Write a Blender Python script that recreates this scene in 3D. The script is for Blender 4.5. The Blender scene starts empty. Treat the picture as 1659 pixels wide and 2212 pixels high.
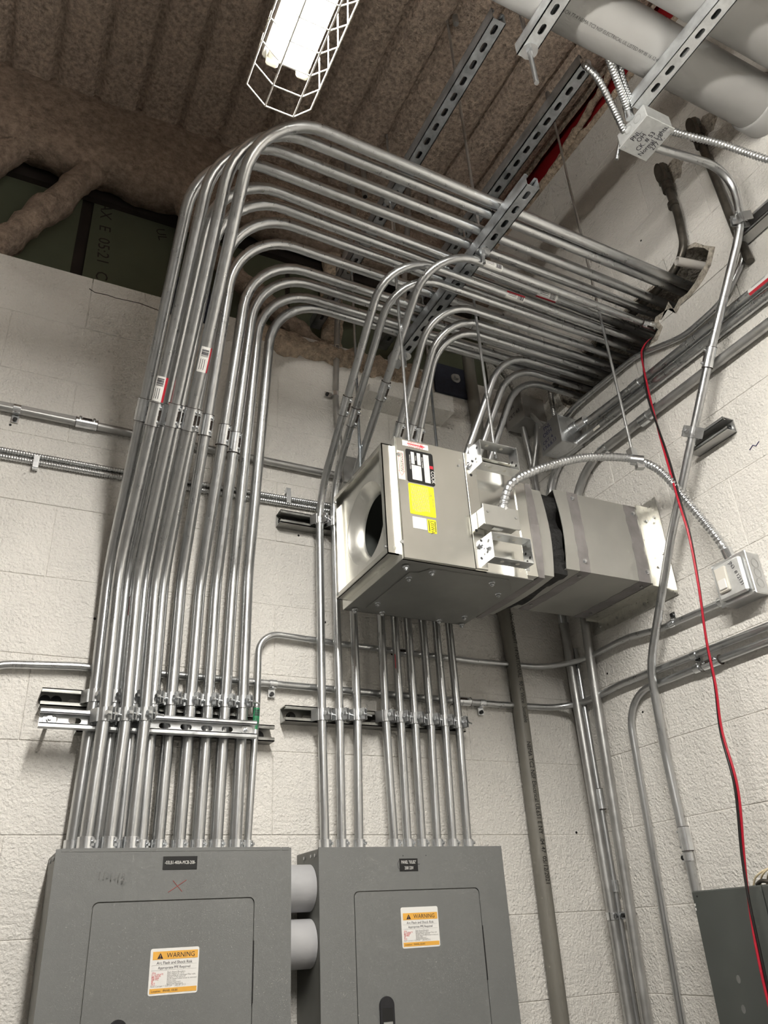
import bpy, math, random
from mathutils import Vector, Matrix, noise
from mathutils.geometry import tessellate_polygon

sc = bpy.context.scene
col = sc.collection
PI = math.pi
random.seed(7)

# ------------------------------------------------------------------ camera
cam = bpy.data.cameras.new('camera')
cam.sensor_fit = 'VERTICAL'
cam.sensor_height = 24.0
cam.lens = 24.0 * 1713.7 / 2212.0
cam.clip_start = 0.02
camo = bpy.data.objects.new('camera', cam)
col.objects.link(camo)
yaw, pitch, roll = math.radians(27.811), math.radians(28.082), math.radians(-3.376)
fwd = Vector((math.sin(yaw) * math.cos(pitch), math.cos(yaw) * math.cos(pitch), math.sin(pitch)))
r0 = Vector((math.cos(yaw), -math.sin(yaw), 0))
u0 = r0.cross(fwd)
rgt = r0 * math.cos(roll) + u0 * math.sin(roll)
upv = -r0 * math.sin(roll) + u0 * math.cos(roll)
M = Matrix((rgt, upv, -fwd)).transposed().to_4x4()
M.translation = (-0.1823, -2.0139, 1.6592)
camo.matrix_world = M
sc.camera = camo

# ------------------------------------------------------------------ world and exposure
wd = bpy.data.worlds.new('world')
sc.world = wd
wd.use_nodes = True
wd.node_tree.nodes['Background'].inputs[0].default_value = (0.9, 0.95, 1.0, 1)
wd.node_tree.nodes['Background'].inputs[1].default_value = 0.02
vs = sc.view_settings
vs.view_transform = 'Standard'
vs.look = 'None'
vs.gamma = 1.0
vs.use_curve_mapping = False
vs.exposure = 0.40
LED_POWER = 60.0             # W, the downward light of each twin-tube strip
TUBE_STRENGTH = 92.0           # the glowing diffuser of the tubes themselves
sc.cycles.use_denoising = True
sc.cycles.use_light_tree = False
sc.cycles.use_adaptive_sampling = True
sc.cycles.adaptive_threshold = 0.08
sc.cycles.adaptive_min_samples = 12
sc.cycles.max_bounces = 5
sc.cycles.diffuse_bounces = 3
sc.cycles.glossy_bounces = 3

# ------------------------------------------------------------------ materials
MATS = {}


def mat(name, rgb, rough=0.6, metal=0.0, var=0.0, vscale=8.0, bump=0.0, bscale=60.0, rgb2=None,
        stretch=None, emit=0.0, bump2=0.0, b2scale=300.0, rvar=0.0, spec=0.5, streak=None):
    m = bpy.data.materials.new(name)
    m.use_nodes = True
    nt = m.node_tree
    p = nt.nodes['Principled BSDF']
    p.inputs['Base Color'].default_value = (*rgb, 1)
    p.inputs['Roughness'].default_value = rough
    p.inputs['Metallic'].default_value = metal
    p.inputs['Specular IOR Level'].default_value = spec
    tc = nt.nodes.new('ShaderNodeTexCoord')
    src = tc.outputs['Object']
    if stretch:
        mp = nt.nodes.new('ShaderNodeMapping')
        mp.inputs['Scale'].default_value = stretch
        nt.links.new(src, mp.inputs['Vector'])
        src2 = mp.outputs['Vector']
    else:
        src2 = src
    if var > 0 or rvar > 0:
        n = nt.nodes.new('ShaderNodeTexNoise')
        n.inputs['Scale'].default_value = vscale
        n.inputs['Detail'].default_value = 3
        n.inputs['Roughness'].default_value = 0.65
        nt.links.new(src2, n.inputs['Vector'])
        if var > 0:
            cr = nt.nodes.new('ShaderNodeValToRGB')
            b = rgb2 or tuple(c * (1 - var) for c in rgb)
            a = rgb if rgb2 else tuple(min(1, c * (1 + var * .6)) for c in rgb)
            cr.color_ramp.elements[0].color = (*b, 1)
            cr.color_ramp.elements[0].position = 0.32
            cr.color_ramp.elements[1].color = (*a, 1)
            cr.color_ramp.elements[1].position = 0.68
            nt.links.new(n.outputs['Fac'], cr.inputs['Fac'])
            nt.links.new(cr.outputs['Color'], p.inputs['Base Color'])
        if rvar > 0:
            mr = nt.nodes.new('ShaderNodeMapRange')
            mr.inputs['From Min'].default_value = 0.3
            mr.inputs['From Max'].default_value = 0.7
            mr.inputs['To Min'].default_value = max(.02, rough - rvar)
            mr.inputs['To Max'].default_value = min(1, rough + rvar)
            nt.links.new(n.outputs['Fac'], mr.inputs['Value'])
            nt.links.new(mr.outputs['Result'], p.inputs['Roughness'])
    last = None
    for st, s in ((bump, bscale), (bump2, b2scale)):
        if st > 0:
            n2 = nt.nodes.new('ShaderNodeTexNoise')
            n2.inputs['Scale'].default_value = s
            n2.inputs['Detail'].default_value = 2
            nt.links.new(src, n2.inputs['Vector'])
            bp = nt.nodes.new('ShaderNodeBump')
            bp.inputs['Strength'].default_value = min(1, st)
            bp.inputs['Distance'].default_value = 0.004 if s > 100 else 0.01
            nt.links.new(n2.outputs['Fac'], bp.inputs['Height'])
            if last:
                nt.links.new(last.outputs['Normal'], bp.inputs['Normal'])
            last = bp
    if last:
        nt.links.new(last.outputs['Normal'], p.inputs['Normal'])
    if emit > 0:
        p.inputs['Emission Color'].default_value = (*rgb, 1)
        p.inputs['Emission Strength'].default_value = emit
    MATS[name] = m
    return m


mat('wall_paint', (.74, .715, .67), .6, var=.07, vscale=2.2, bump=.35, bscale=55, bump2=1.0, b2scale=150)
mat('wall_paint_grey', (.36, .35, .335), .75, var=.12, vscale=1.6, bump=.2, bscale=40, bump2=.25, b2scale=150)
mat('floor_grey', (.21, .205, .195), .7, var=.2, vscale=3)
mat('concrete', (.42, .38, .32), .95, var=.45, vscale=60, bump=1, bscale=70, bump2=.8, b2scale=180)
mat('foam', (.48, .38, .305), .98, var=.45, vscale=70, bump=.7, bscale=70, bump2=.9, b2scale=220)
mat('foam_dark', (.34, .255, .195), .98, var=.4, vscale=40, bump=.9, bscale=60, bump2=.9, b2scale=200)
mat('foam_tan', (.55, .44, .335), .98, var=.35, vscale=50, bump=.9, bscale=70, bump2=.9, b2scale=200)
mat('drywall_green', (.115, .125, .08), .9, var=.12, vscale=3)
mat('stud_dark', (.035, .025, .02), .9, var=.3, vscale=6)
mat('navy_plate', (.028, .033, .055), .75, var=.3, vscale=40)
mat('red_steel', (.50, .012, .02), .6, var=.3, vscale=5, rgb2=(.30, .01, .012))
mat('galv', (.60, .61, .615), .33, .95, var=.08, vscale=30, rvar=.06)
mat('galv_pipe', (.57, .58, .585), .31, .97, var=.06, vscale=12, rvar=.05, stretch=(5, 5, .6))
mat('galv_pipe_x', (.57, .58, .585), .31, .97, var=.06, vscale=12, rvar=.05, stretch=(.6, 5, 5))
mat('galv_dull', (.48, .48, .47), .42, .85, var=.15, vscale=12, rvar=.1)
mat('galv_white', (.60, .61, .60), .42, .35, var=.10, vscale=40)
mat('spun_metal', (.74, .735, .69), .40, .9, var=.10, vscale=10)
mat('zinc', (.82, .84, .86), .27, 1.0, var=.15, vscale=30)
mat('zinc_blue', (.62, .67, .72), .25, 1.0, var=.2, vscale=25)
mat('strut_galv', (.50, .525, .545), .42, .85, var=.25, vscale=30, rvar=.1)
mat('strut_new', (.74, .76, .77), .40, .8, var=.2, vscale=25, rvar=.1)
mat('strut_dull', (.34, .34, .32), .45, .9, var=.3, vscale=20, rvar=.1)
mat('sheet_bright', (.70, .695, .65), .22, 1.0, var=.10, vscale=7, rvar=.07)
mat('sheet_shaded', (.26, .26, .245), .42, .6, var=.12, vscale=6)  # fan sheet made darker: the underside's shade is put into the colour
mat('sheet_duct', (.42, .415, .385), .45, .5, var=.10, vscale=5, rvar=.08)
mat('sheet_spangle', (.76, .75, .70), .35, .9, var=.12, vscale=70, rvar=.1)
mat('duct_sealant', (.235, .22, .215), .7, .0, var=.2, vscale=14)
mat('black_fabric', (.012, .012, .012), .55, bump=.6, bscale=40, bump2=.5, b2scale=700)
mat('panel_grey', (.172, .176, .171), .48, var=.04, vscale=3, bump2=.06, b2scale=500)
mat('panel_side', (.19, .19, .175), .5, .2, var=.15, vscale=6)
mat('box_dark_grey', (.085, .092, .085), .42, var=.15, vscale=3)
mat('pvc_grey', (.42, .415, .40), .42, var=.06, vscale=4)
mat('pvc_pale', (.62, .59, .55), .45, var=.1, vscale=6)
mat('pvc_dull', (.19, .18, .155), .5, var=.12, vscale=4)
mat('nipple_grey', (.40, .40, .41), .5, var=.05, vscale=6)
mat('rigid_dark', (.10, .09, .075), .4, .5, var=.5, vscale=18, rvar=.15)
mat('black', (.008, .008, .008), .5)
mat('black_plastic', (.015, .015, .018), .4)
mat('white_label', (.80, .79, .76), .5)
mat('paper_pale', (.70, .67, .60), .6)
mat('orange_label', (.80, .42, .07), .5)
mat('yellow_label', (.86, .76, .02), .45)
mat('red_print', (.62, .05, .06), .5)
mat('red_tape', (.60, .03, .05), .45)
mat('red_marker', (.30, .08, .07), .7)
mat('faint_pencil', (.165, .165, .158), .7)
mat('pencil', (.13, .13, .125), .7)
mat('ink', (.02, .018, .03), .6)
mat('ink_blue', (.03, .03, .12), .6)
mat('grey_print', (.33, .32, .31), .7)
mat('wire_red', (.42, .012, .03), .35)
mat('wire_black', (.015, .012, .012), .35)
mat('wire_cream', (.72, .62, .42), .5)
mat('green_label', (.02, .22, .09), .45)
mat('white_enamel', (.82, .80, .74), .35)
mat('lamp_tube', (1.0, .97, .91), .4, emit=TUBE_STRENGTH)
mat('cream_plastic', (.80, .78, .66), .4)

# ------------------------------------------------------------------ mesh helpers
WM = {}


class MB:
    """collects shapes in world coordinates; build() links them as one mesh object"""

    def __init__(s):
        s.v, s.f, s.sm, s.mi = [], [], [], []

    def add(s, vs, fs, smooth=False, mi=0):
        o = len(s.v)
        s.v += [Vector(v) for v in vs]
        for f in fs:
            s.f.append([i + o for i in f])
            s.sm.append(smooth)
            s.mi.append(mi)
        return s

    def obox(s, c, a, b, d, mi=0):
        """box about c with half vectors a, b, d"""
        c, a, b, d = map(Vector, (c, a, b, d))
        vs = [c + a * i + b * j + d * k for i in (-1, 1) for j in (-1, 1) for k in (-1, 1)]
        fs = [(0, 1, 3, 2), (4, 6, 7, 5), (0, 4, 5, 1), (2, 3, 7, 6), (0, 2, 6, 4), (1, 5, 7, 3)]
        if a.cross(b).dot(d) < 0:
            fs = [f[::-1] for f in fs]
        return s.add(vs, fs, mi=mi)

    def box(s, x0, x1, y0, y1, z0, z1, mi=0):
        return s.obox(((x0 + x1) / 2, (y0 + y1) / 2, (z0 + z1) / 2), ((x1 - x0) / 2, 0, 0), (0, (y1 - y0) / 2, 0),
                      (0, 0, (z1 - z0) / 2), mi)

    def bevbox(s, x0, x1, y0, y1, z0, z1, b=.003):
        """box with chamfered edges"""
        vs, idx = [], {}
        X, Y, Z = (x0, x1), (y0, y1), (z0, z1)
        for i in (0, 1):
            for j in (0, 1):
                for k in (0, 1):
                    sx, sy, sz = (1 - 2 * i) * b, (1 - 2 * j) * b, (1 - 2 * k) * b
                    for ax, p in enumerate(((X[i], Y[j] + sy, Z[k] + sz), (X[i] + sx, Y[j], Z[k] + sz), (X[i] + sx, Y[j] + sy, Z[k]))):
                        idx[(i, j, k, ax)] = len(vs)
                        vs.append(p)
        fs = []
        g = lambda i, j, k, a: idx[(i, j, k, a)]
        for i in (0, 1):
            q = [g(i, 0, 0, 0), g(i, 1, 0, 0), g(i, 1, 1, 0), g(i, 0, 1, 0)]
            fs.append(q if i else q[::-1])
            q = [g(0, i, 0, 1), g(0, i, 1, 1), g(1, i, 1, 1), g(1, i, 0, 1)]
            fs.append(q if i else q[::-1])
            q = [g(0, 0, i, 2), g(1, 0, i, 2), g(1, 1, i, 2), g(0, 1, i, 2)]
            fs.append(q if i else q[::-1])
        for i in (0, 1):
            for j in (0, 1):
                fs.append([g(i, j, 0, 0), g(i, j, 0, 1), g(i, j, 1, 1), g(i, j, 1, 0)])
                fs.append([g(i, 0, j, 0), g(i, 0, j, 2), g(i, 1, j, 2), g(i, 1, j, 0)])
                fs.append([g(0, i, j, 1), g(0, i, j, 2), g(1, i, j, 2), g(1, i, j, 1)])
                for k in (0, 1):
                    fs.append([g(i, j, k, 0), g(i, j, k, 1), g(i, j, k, 2)])
        cen = Vector(((x0 + x1) / 2, (y0 + y1) / 2, (z0 + z1) / 2))
        out = []
        for f in fs:
            a, c2, d = (Vector(vs[f[n]]) for n in (0, 1, 2))
            nr = (c2 - a).cross(d - a)
            m = sum((Vector(vs[n]) for n in f), Vector()) / len(f)
            out.append(f if nr.dot(m - cen) > 0 else f[::-1])
        return s.add(vs, out)

    def cyl(s, p, q, r, n=16, r2=None, caps=True, smooth=True):
        p, q = Vector(p), Vector(q)
        return s.tube([p, q], r, n, caps, radii=[r, r if r2 is None else r2], smooth=smooth)

    def tube(s, pts, r, n=14, caps=True, radii=None, smooth=True, mi=0):
        pts = [Vector(p) for p in pts]
        m = len(pts)
        tan = []
        for i in range(m):
            t = pts[min(i + 1, m - 1)] - pts[max(i - 1, 0)]
            tan.append(t.normalized())
        t0 = tan[0]
        a = Vector((0, 0, 1)) if abs(t0.z) < .8 else Vector((0, -1, 0))
        u = (a - t0 * a.dot(t0)).normalized()
        vs, fs = [], []
        for i in range(m):
            t = tan[i]
            u = (u - t * u.dot(t)).normalized()
            w = t.cross(u)
            rr = radii[i] if radii else r
            for k in range(n):
                ang = 2 * PI * k / n
                vs.append(pts[i] + (u * math.cos(ang) + w * math.sin(ang)) * rr)
        for i in range(m - 1):
            for k in range(n):
                k2 = (k + 1) % n
                fs.append((i * n + k, i * n + k2, (i + 1) * n + k2, (i + 1) * n + k))
        s.add(vs, fs, smooth, mi)
        if caps:
            s.add(vs[:n], [tuple(range(n))[::-1]], mi=mi)
            s.add(vs[-n:], [tuple(range(n))], mi=mi)
        return s

    def poly(s, outer, holes, thick, fr, mi=0):
        """flat plate with holes: 2-D loops in frame fr=(o, ex, ey), thickness along ex x ey"""
        o, ex, ey = (Vector(a) for a in fr)
        ez = ex.cross(ey).normalized()
        loops = [[Vector((p[0], p[1], 0)) for p in l] for l in [outer] + list(holes)]
        tri = tessellate_polygon(loops)
        flat = [p for l in loops for p in l]
        f3 = lambda p, h: o + ex * p.x + ey * p.y + ez * h
        top = [f3(p, thick) for p in flat]
        bot = [f3(p, 0) for p in flat]
        tf = []
        for t in tri:
            a, b, c = (flat[i] for i in t)
            tf.append(t if (b - a).cross(c - a).z > 0 else t[::-1])
        s.add(top, tf, mi=mi)
        s.add(bot, [t[::-1] for t in tf], mi=mi)
        for li, l in enumerate(loops):
            n = len(l)
            area = sum(l[i].x * l[(i + 1) % n].y - l[(i + 1) % n].x * l[i].y for i in range(n))
            fw = (area > 0) == (li == 0)
            a = [f3(p, 0) for p in l] + [f3(p, thick) for p in l]
            fs = []
            for i in range(n):
                j = (i + 1) % n
                q = (i, j, n + j, n + i)
                fs.append(q if fw else q[::-1])
            s.add(a, fs, mi=mi)
        return s

    def mesh(s, name, mats):
        me = bpy.data.meshes.new(name)
        me.from_pydata([tuple(v) for v in s.v], [], s.f)
        me.polygons.foreach_set('use_smooth', s.sm)
        me.polygons.foreach_set('material_index', s.mi)
        for m in mats:
            me.materials.append(MATS[m])
        me.update()
        return me

    def build(s, name, m, parent=None, origin=None):
        ms = m if isinstance(m, (list, tuple)) else [m]
        lo = [min(v[i] for v in s.v) for i in range(3)]
        hi = [max(v[i] for v in s.v) for i in range(3)]
        o = Vector(origin) if origin else Vector(((lo[0] + hi[0]) / 2, (lo[1] + hi[1]) / 2, lo[2]))
        s.v = [v - o for v in s.v]
        return link(name, s.mesh(name, ms), Matrix.Translation(o), parent)


def link(name, data, mw, parent=None):
    ob = bpy.data.objects.new(name, data)
    col.objects.link(ob)
    WM[ob.name] = mw.copy()
    if parent:
        ob.parent = parent
        ob.matrix_basis = WM[parent.name].inverted() @ mw
    else:
        ob.matrix_basis = mw
    return ob


def tag(o, label, cat, group=None):
    o['label'] = label
    o['category'] = cat
    if group:
        o['group'] = group
    return o


def thing(name, loc, label, cat, group=None):
    return tag(link(name, None, Matrix.Translation(Vector(loc))), label, cat, group)


def struct(o):
    o['kind'] = 'structure'
    return o


def frame(p, zdir, xhint):
    """matrix at p with local z along zdir and local x towards xhint"""
    z = Vector(zdir).normalized()
    x = Vector(xhint)
    x = (x - z * x.dot(z)).normalized()
    y = z.cross(x)
    m = Matrix((x, y, z)).transposed().to_4x4()
    m.translation = Vector(p)
    return m


def fillet(pts, rad, seg=9):
    """polyline with rounded corners"""
    pts = [Vector(p) for p in pts]
    rs = rad if isinstance(rad, (list, tuple)) else [rad] * (len(pts) - 2)
    out = [pts[0]]
    for i in range(1, len(pts) - 1):
        a, b, c = pts[i - 1], pts[i], pts[i + 1]
        d1, d2 = (a - b).normalized(), (c - b).normalized()
        cosang = max(-1, min(1, d1.dot(d2)))
        ang = math.acos(cosang)
        if PI - ang < .02 or rs[i - 1] <= 0:
            out.append(b)
            continue
        tl = rs[i - 1] / math.tan(ang / 2)
        tl = min(tl, (a - b).length * .49, (c - b).length * .49)
        r = tl * math.tan(ang / 2)
        cen = b + (d1 + d2).normalized() * (r / math.sin(ang / 2))
        v1 = (b + d1 * tl) - cen
        v2 = (b + d2 * tl) - cen
        tot = PI - ang
        n = max(2, int(seg * tot / (PI / 2)) + 1)
        for k in range(n + 1):
            t = k / n
            out.append(cen + (v1 * math.sin((1 - t) * tot) + v2 * math.sin(t * tot)) / math.sin(tot))
    out.append(pts[-1])
    return out


def dense(pts, step):
    out = [Vector(pts[0])]
    for a, b in zip(pts[:-1], pts[1:]):
        a, b = Vector(a), Vector(b)
        n = max(1, int((b - a).length / step))
        out += [a.lerp(b, (k + 1) / n) for k in range(n)]
    return out


def spline(pts, n=12):
    """Catmull-Rom through points"""
    P = [Vector(p) for p in pts]
    P = [P[0] * 2 - P[1]] + P + [P[-1] * 2 - P[-2]]
    out = []
    for i in range(1, len(P) - 2):
        a, b, c, d = P[i - 1:i + 3]
        for k in range(n):
            t = k / n
            out.append(.5 * ((2 * b) + (c - a) * t + (2 * a - 5 * b + 4 * c - d) * t * t + (3 * b - a - 3 * c + d) * t ** 3))
    out.append(P[-2])
    return out


def corrugated(pts, r, pitch, depth, n=10):
    """ribbed flexible conduit along a polyline"""
    d = dense(pts, pitch / 4)
    rad = [r + depth * (0, 1, 1, 0)[i % 4] for i in range(len(d))]
    return MB().tube(d, r, n, True, rad)


def lumpy(pts, r, amp, freq, n=14, step=.025, flat=1.0):
    d = dense(pts, step)
    m = MB().tube(d, r, n, True)
    for i, v in enumerate(m.v):
        k = min(len(d) - 1, i // n) if i < n * len(d) else (0 if i < n * (len(d) + 1) else len(d) - 1)
        c = d[k]
        o = v - c
        a = 1 + amp * noise.noise(v * freq) + amp * .5 * noise.noise(v * freq * 2.7)
        m.v[i] = c + Vector((o.x, o.y, o.z)) * a
    return m


def text(name, s, size, p, ex, ey, m, parent, align='LEFT', squeeze=1.0, depth=.0002):
    """printed or written text: a thin mesh lying on a surface"""
    cu = bpy.data.curves.new('text', 'FONT')
    cu.body = s
    cu.size = size
    cu.align_x = align
    cu.resolution_u = 2
    tmp = bpy.data.objects.new('text_tmp', cu)
    col.objects.link(tmp)
    dg = bpy.context.evaluated_depsgraph_get()
    me = bpy.data.meshes.new_from_object(tmp.evaluated_get(dg))
    bpy.data.objects.remove(tmp)
    bpy.data.curves.remove(cu)
    me.name = name
    me.materials.clear()
    me.materials.append(MATS[m])
    ex, ey = Vector(ex).normalized(), Vector(ey).normalized()
    ez = ex.cross(ey)
    mw = Matrix((ex * squeeze, ey, ez)).transposed().to_4x4()
    mw.translation = Vector(p) + ez * depth
    return link(name, me, mw, parent)


def plate(name, p, ex, ey, w, h, m, parent, t=.0006, rnd=0.0):
    """thin card lying on a surface; p is its lower-left corner"""
    ex, ey = Vector(ex).normalized(), Vector(ey).normalized()
    if rnd > 0:
        o = []
        for cx, cy, a0 in ((w - rnd, rnd, -90), (w - rnd, h - rnd, 0), (rnd, h - rnd, 90), (rnd, rnd, 180)):
            for k in range(4):
                a = math.radians(a0 + 30 * k)
                o.append((cx + rnd * math.cos(a), cy + rnd * math.sin(a)))
    else:
        o = [(0, 0), (w, 0), (w, h), (0, h)]
    return MB().poly(o, [], t, (p, ex, ey)).build(name, m, parent)


XR = 1.527      # face of the right wall; the back wall face is y = 0
COURSE = .203
Z0 = 1.488
DECK = 4.45

# ------------------------------------------------------------------ the setting
struct(MB().box(-3.2, 1.9, -5.2, .5, -.05, 0).build('floor', 'floor_grey'))
# back wall: solid backing (the mortar) carrying separate blocks
back = struct(MB().box(-3.0, XR, .0018, .19, 0, 3.50).build('wall_back', 'wall_paint'))
JOINT = .0020


def block_mesh(w, h, d):
    m = MB().bevbox(JOINT / 2, w - JOINT / 2, 0, d, JOINT / 2, h - JOINT / 2, .0011)
    return m.mesh('block', ['wall_paint'])


BM = {}


def block(parent, mw, w, h=COURSE, d=.02):
    key = (round(w, 3), round(h, 3), d)
    if key not in BM:
        BM[key] = block_mesh(w, h, d)
    return link('block', BM[key], mw, parent)


for k in range(-1, 10):
    z = Z0 + k * COURSE
    off = 0.0 if k % 2 else .203
    x = XR - off
    right = XR
    edges = [XR]
    while x > -1.2:
        if x < XR - .01:
            edges.append(x)
        x -= .406
    edges.append(x)
    for a, b in zip(edges[1:], edges[:-1]):
        block(back, Matrix.Translation((a, random.uniform(-.0008, .0008), z)), b - a)

# right wall: backing pieces around the knocked-out opening, blocks in front
HY0, HY1, HZ0, HZ1 = -1.19, 0.0, Z0 + 8 * COURSE, Z0 + 10 * COURSE
rw = MB()
rw.box(XR + .0018, XR + .19, -5.2, 0.2, 0, HZ0)
rw.box(XR + .0018, XR + .19, -5.2, 0.2, HZ1, Z0 + 14 * COURSE - .004)
rw.box(XR + .0018, XR + .19, -5.2, HY0, HZ0, HZ1)
right_wall = struct(rw.build('wall_right', 'wall_paint'))
hole = [(-.93, 3.43), (-.942, 3.405), (-.918, 3.372), (-.895, 3.362), (-.868, 3.345), (-.832, 3.333), (-.80, 3.338), (-.775, 3.322), (-.752, 3.338),
        (-.722, 3.345), (-.70, 3.348), (-.686, 3.325), (-.698, 3.300), (-.676, 3.286), (-.650, 3.279), (-.612, 3.272), (-.56, 3.279), (-.52, 3.272),
        (-.47, 3.283), (-.42, 3.276), (-.37, 3.281), (-.30, 3.290), (-.255, 3.300), (-.225, 3.335), (-.215, 3.40), (-.25, 3.455), (-.36, 3.452),
        (-.45, 3.466), (-.55, 3.455), (-.63, 3.468), (-.72, 3.452), (-.78, 3.446), (-.83, 3.462), (-.875, 3.475), (-.90, 3.462)]
cut = MB()
cut.poly([(p[0], p[1]) for p in hole], [], .35, ((XR - .05, 0, 0), (0, 1, 0), (0, 0, 1)))
cutter = cut.build('cutter_tmp', 'concrete', origin=(0, 0, 0))


def cut_block(y0, y1, z, parent):
    m = MB().bevbox(XR, XR + .19, y0 + JOINT / 2, y1 - JOINT / 2, z + JOINT / 2, z + COURSE - JOINT / 2, .0011)
    o = m.build('block', ['wall_paint', 'concrete'], parent)
    md = o.modifiers.new('cut', 'BOOLEAN')
    md.object = cutter
    md.operation = 'DIFFERENCE'
    md.solver = 'EXACT'
    md.material_mode = 'TRANSFER'
    bpy.context.view_layer.update()
    dg = bpy.context.evaluated_depsgraph_get()
    me = bpy.data.meshes.new_from_object(o.evaluated_get(dg))
    o.modifiers.clear()
    o.data = me
    return o


for k in range(-1, 14):
    z = Z0 + k * COURSE
    start = -.175 if k % 2 == 0 else -.38
    edges = [0.0]
    y = start
    while y > -1.7:
        edges.append(y)
        y -= .406
    edges.append(y)
    for b, a in zip(edges[:-1], edges[1:]):
        if k in (8, 9) and a > -1.3:
            cut_block(a, b, z, right_wall)
        else:
            mw = Matrix.Translation((XR + random.uniform(-.0006, .0006), b, z)) @ Matrix.Rotation(-PI / 2, 4, 'Z')
            block(right_wall, mw, b - a)
bpy.data.objects.remove(cutter)
rim = []
cyh = sum(p[0] for p in hole) / len(hole)
for i, p in enumerate(hole):
    q, r_ = Vector(hole[i - 1]), Vector(hole[(i + 1) % len(hole)])
    d_ = (r_ - q).normalized()
    nrm = Vector((d_.y, -d_.x)) * -1
    w_ = .007 + .016 * abs(noise.noise(Vector((p[0] * 14, p[1] * 14, 2.0)))) + (.012 if p[0] < -.66 and p[1] < 3.42 else 0)
    c_ = Vector((p[0], p[1])) - nrm * w_
    c2_ = Vector((p[0], p[1])) + nrm * w_
    far = c_ if (c_ - Vector((cyh, 3.38))).length > (c2_ - Vector((cyh, 3.38))).length else c2_
    rim.append((far.x, far.y))
MB().poly(rim, [hole], .0012, ((XR - .0012, 0, 0), (0, 1, 0), (0, 0, 1))).build('broken_edge', 'concrete', right_wall)
struct(MB().box(XR + .19, XR + .20, -1.3, .1, 3.05, 3.6).build('wall_cavity', 'concrete'))
# the rest of the room, behind and beside the camera
struct(MB().box(-3.2, -3.0, -5.2, .19, 0, 4.5).build('wall_left', 'wall_paint_grey'))
struct(MB().box(-3.2, XR + .2, -5.4, -5.2, 0, 4.5).build('wall_front', 'wall_paint_grey'))

# ceiling: fluted steel deck under sprayed foam, ribs running front to back
prof = []
x = -3.05
P = .1524
while x < 1.40:
    prof += [(x, 0), (x + .10, 0), (x + .112, .010), (x + .118, .034), (x + .134, .034), (x + .140, .010)]
    x += P
cm = MB()
ys = [.10 - .035 * i for i in range(60)] + [-2.0 - .4 * i for i in range(1, 9)]
vsx = []
for yy in ys:
    for (px, pz) in prof:
        q = Vector((px, yy, 0))
        leftness = max(0, min(1, (.75 - px) / .5))
        dz = noise.noise(q * 9) * .005 + noise.noise(q * 30) * .0022 * (1 + leftness)
        vsx.append((px + .004 * noise.noise(q * 7 + Vector((3, 1, 0))), yy, DECK + pz * (1 - .2 * leftness) + dz))
n = len(prof)
fsx = []
for i in range(len(ys) - 1):
    for j in range(n - 1):
        fsx.append((i * n + j, i * n + j + 1, (i + 1) * n + j + 1, (i + 1) * n + j))
cm.add(vsx, fsx, True)
cm.box(-3.2, 1.75, -5.2, .12, DECK + .10, DECK + .12)
struct(cm.build('ceiling', 'foam'))

for y_, z_ in ((-.186, 2.337), (-.137, 2.336), (-.726, 3.661), (-.118, 1.676), (-.30, 2.19)):
    MB().cyl((XR - .0008, y_, z_), (XR + .001, y_, z_), .0034, 8).build('drill_hole', 'black', right_wall)
for x_, z_ in ((-.244, 2.928), (.584, 2.737), (1.463, 1.901), (.034, 2.406), (.665, 2.47)):
    MB().cyl((x_, .001, z_), (x_, -.0009, z_), .0036, 8).build('drill_hole', 'black', back)
MB().tube([(-.104, -.0005, 3.472), (-.087, -.0005, 3.463), (-.05, -.0005, 3.466), (-.024, -.0005, 3.463), (.046, -.0005, 3.468), (.112, -.0005, 3.459)], .0016, 5).build('crack', 'stud_dark', back)
for q_ in (((1.527, -.872, 2.745), (1.527, -.885, 2.752), (1.527, -.893, 2.745), (1.527, -.905, 2.752)),):
    MB().tube([(XR - .0009, y_, z_) for _, y_, z_ in q_], .0012, 5).build('pen_mark', 'ink_blue', right_wall)

# spandrel beam over the back wall, lumpy with sprayed foam
bm = MB()
xs = [-1.4 + .03 * i for i in range(105)]
loop = [(.075, 4.50), (.065, 4.38), (.06, 4.25), (.055, 4.17), (.07, 4.112), (.13, 4.10), (.19, 4.12), (.20, 4.20), (.20, 4.50)]
lv = []
for xx in xs:
    for (yy, zz) in loop:
        q = Vector((xx, yy, zz))
        a = noise.noise(q * 6) * .018 + noise.noise(q * 17) * .010
        lv.append((xx, yy + a * .8, zz + (noise.noise(q * 7 + Vector((5, 5, 5))) * .024 + noise.noise(q * 21) * .014 + noise.noise(q * 55) * .006 if zz < 4.4 else 0)))
nl = len(loop)
bm.add(lv, [(i * nl + j, i * nl + j + 1, (i + 1) * nl + j + 1, (i + 1) * nl + j) for i in range(len(xs) - 1) for j in range(nl - 1)], True)
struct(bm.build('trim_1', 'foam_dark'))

# shaft lining board behind, with a dark stud between its sheets
dw = struct(link('wall_upper', None, Matrix.Translation((0, .26, 3.3))))
MB().box(-1.4, -.165, .24, .255, 3.2, 4.16).build('board', 'drywall_green', dw)
MB().box(-.125, .62, .24, .255, 3.2, 4.19).build('board', 'drywall_green', dw)
MB().box(.64, 1.9, .24, .255, 3.2, 4.19).build('board', 'drywall_green', dw)
MB().box(-1.4, 1.9, .255, .30, 3.2, 4.5).build('stud', 'stud_dark', dw)
b_ = dw
text('print', 'MAX  E  05:21  CBP', .058, (-.105, .2398, 4.16), (.06, 0, -1), (1, 0, .06), 'stud_dark', b_)
text('print', 'UL', .05, (.10, .2398, 4.07), (.3, 0, -1), (1, 0, .3), 'stud_dark', b_)
# dark strip over the boards, below the beam
struct(MB().box(-1.4, 1.5, .215, .24, 4.10, 4.45).build('trim_2', 'stud_dark'))

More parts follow.
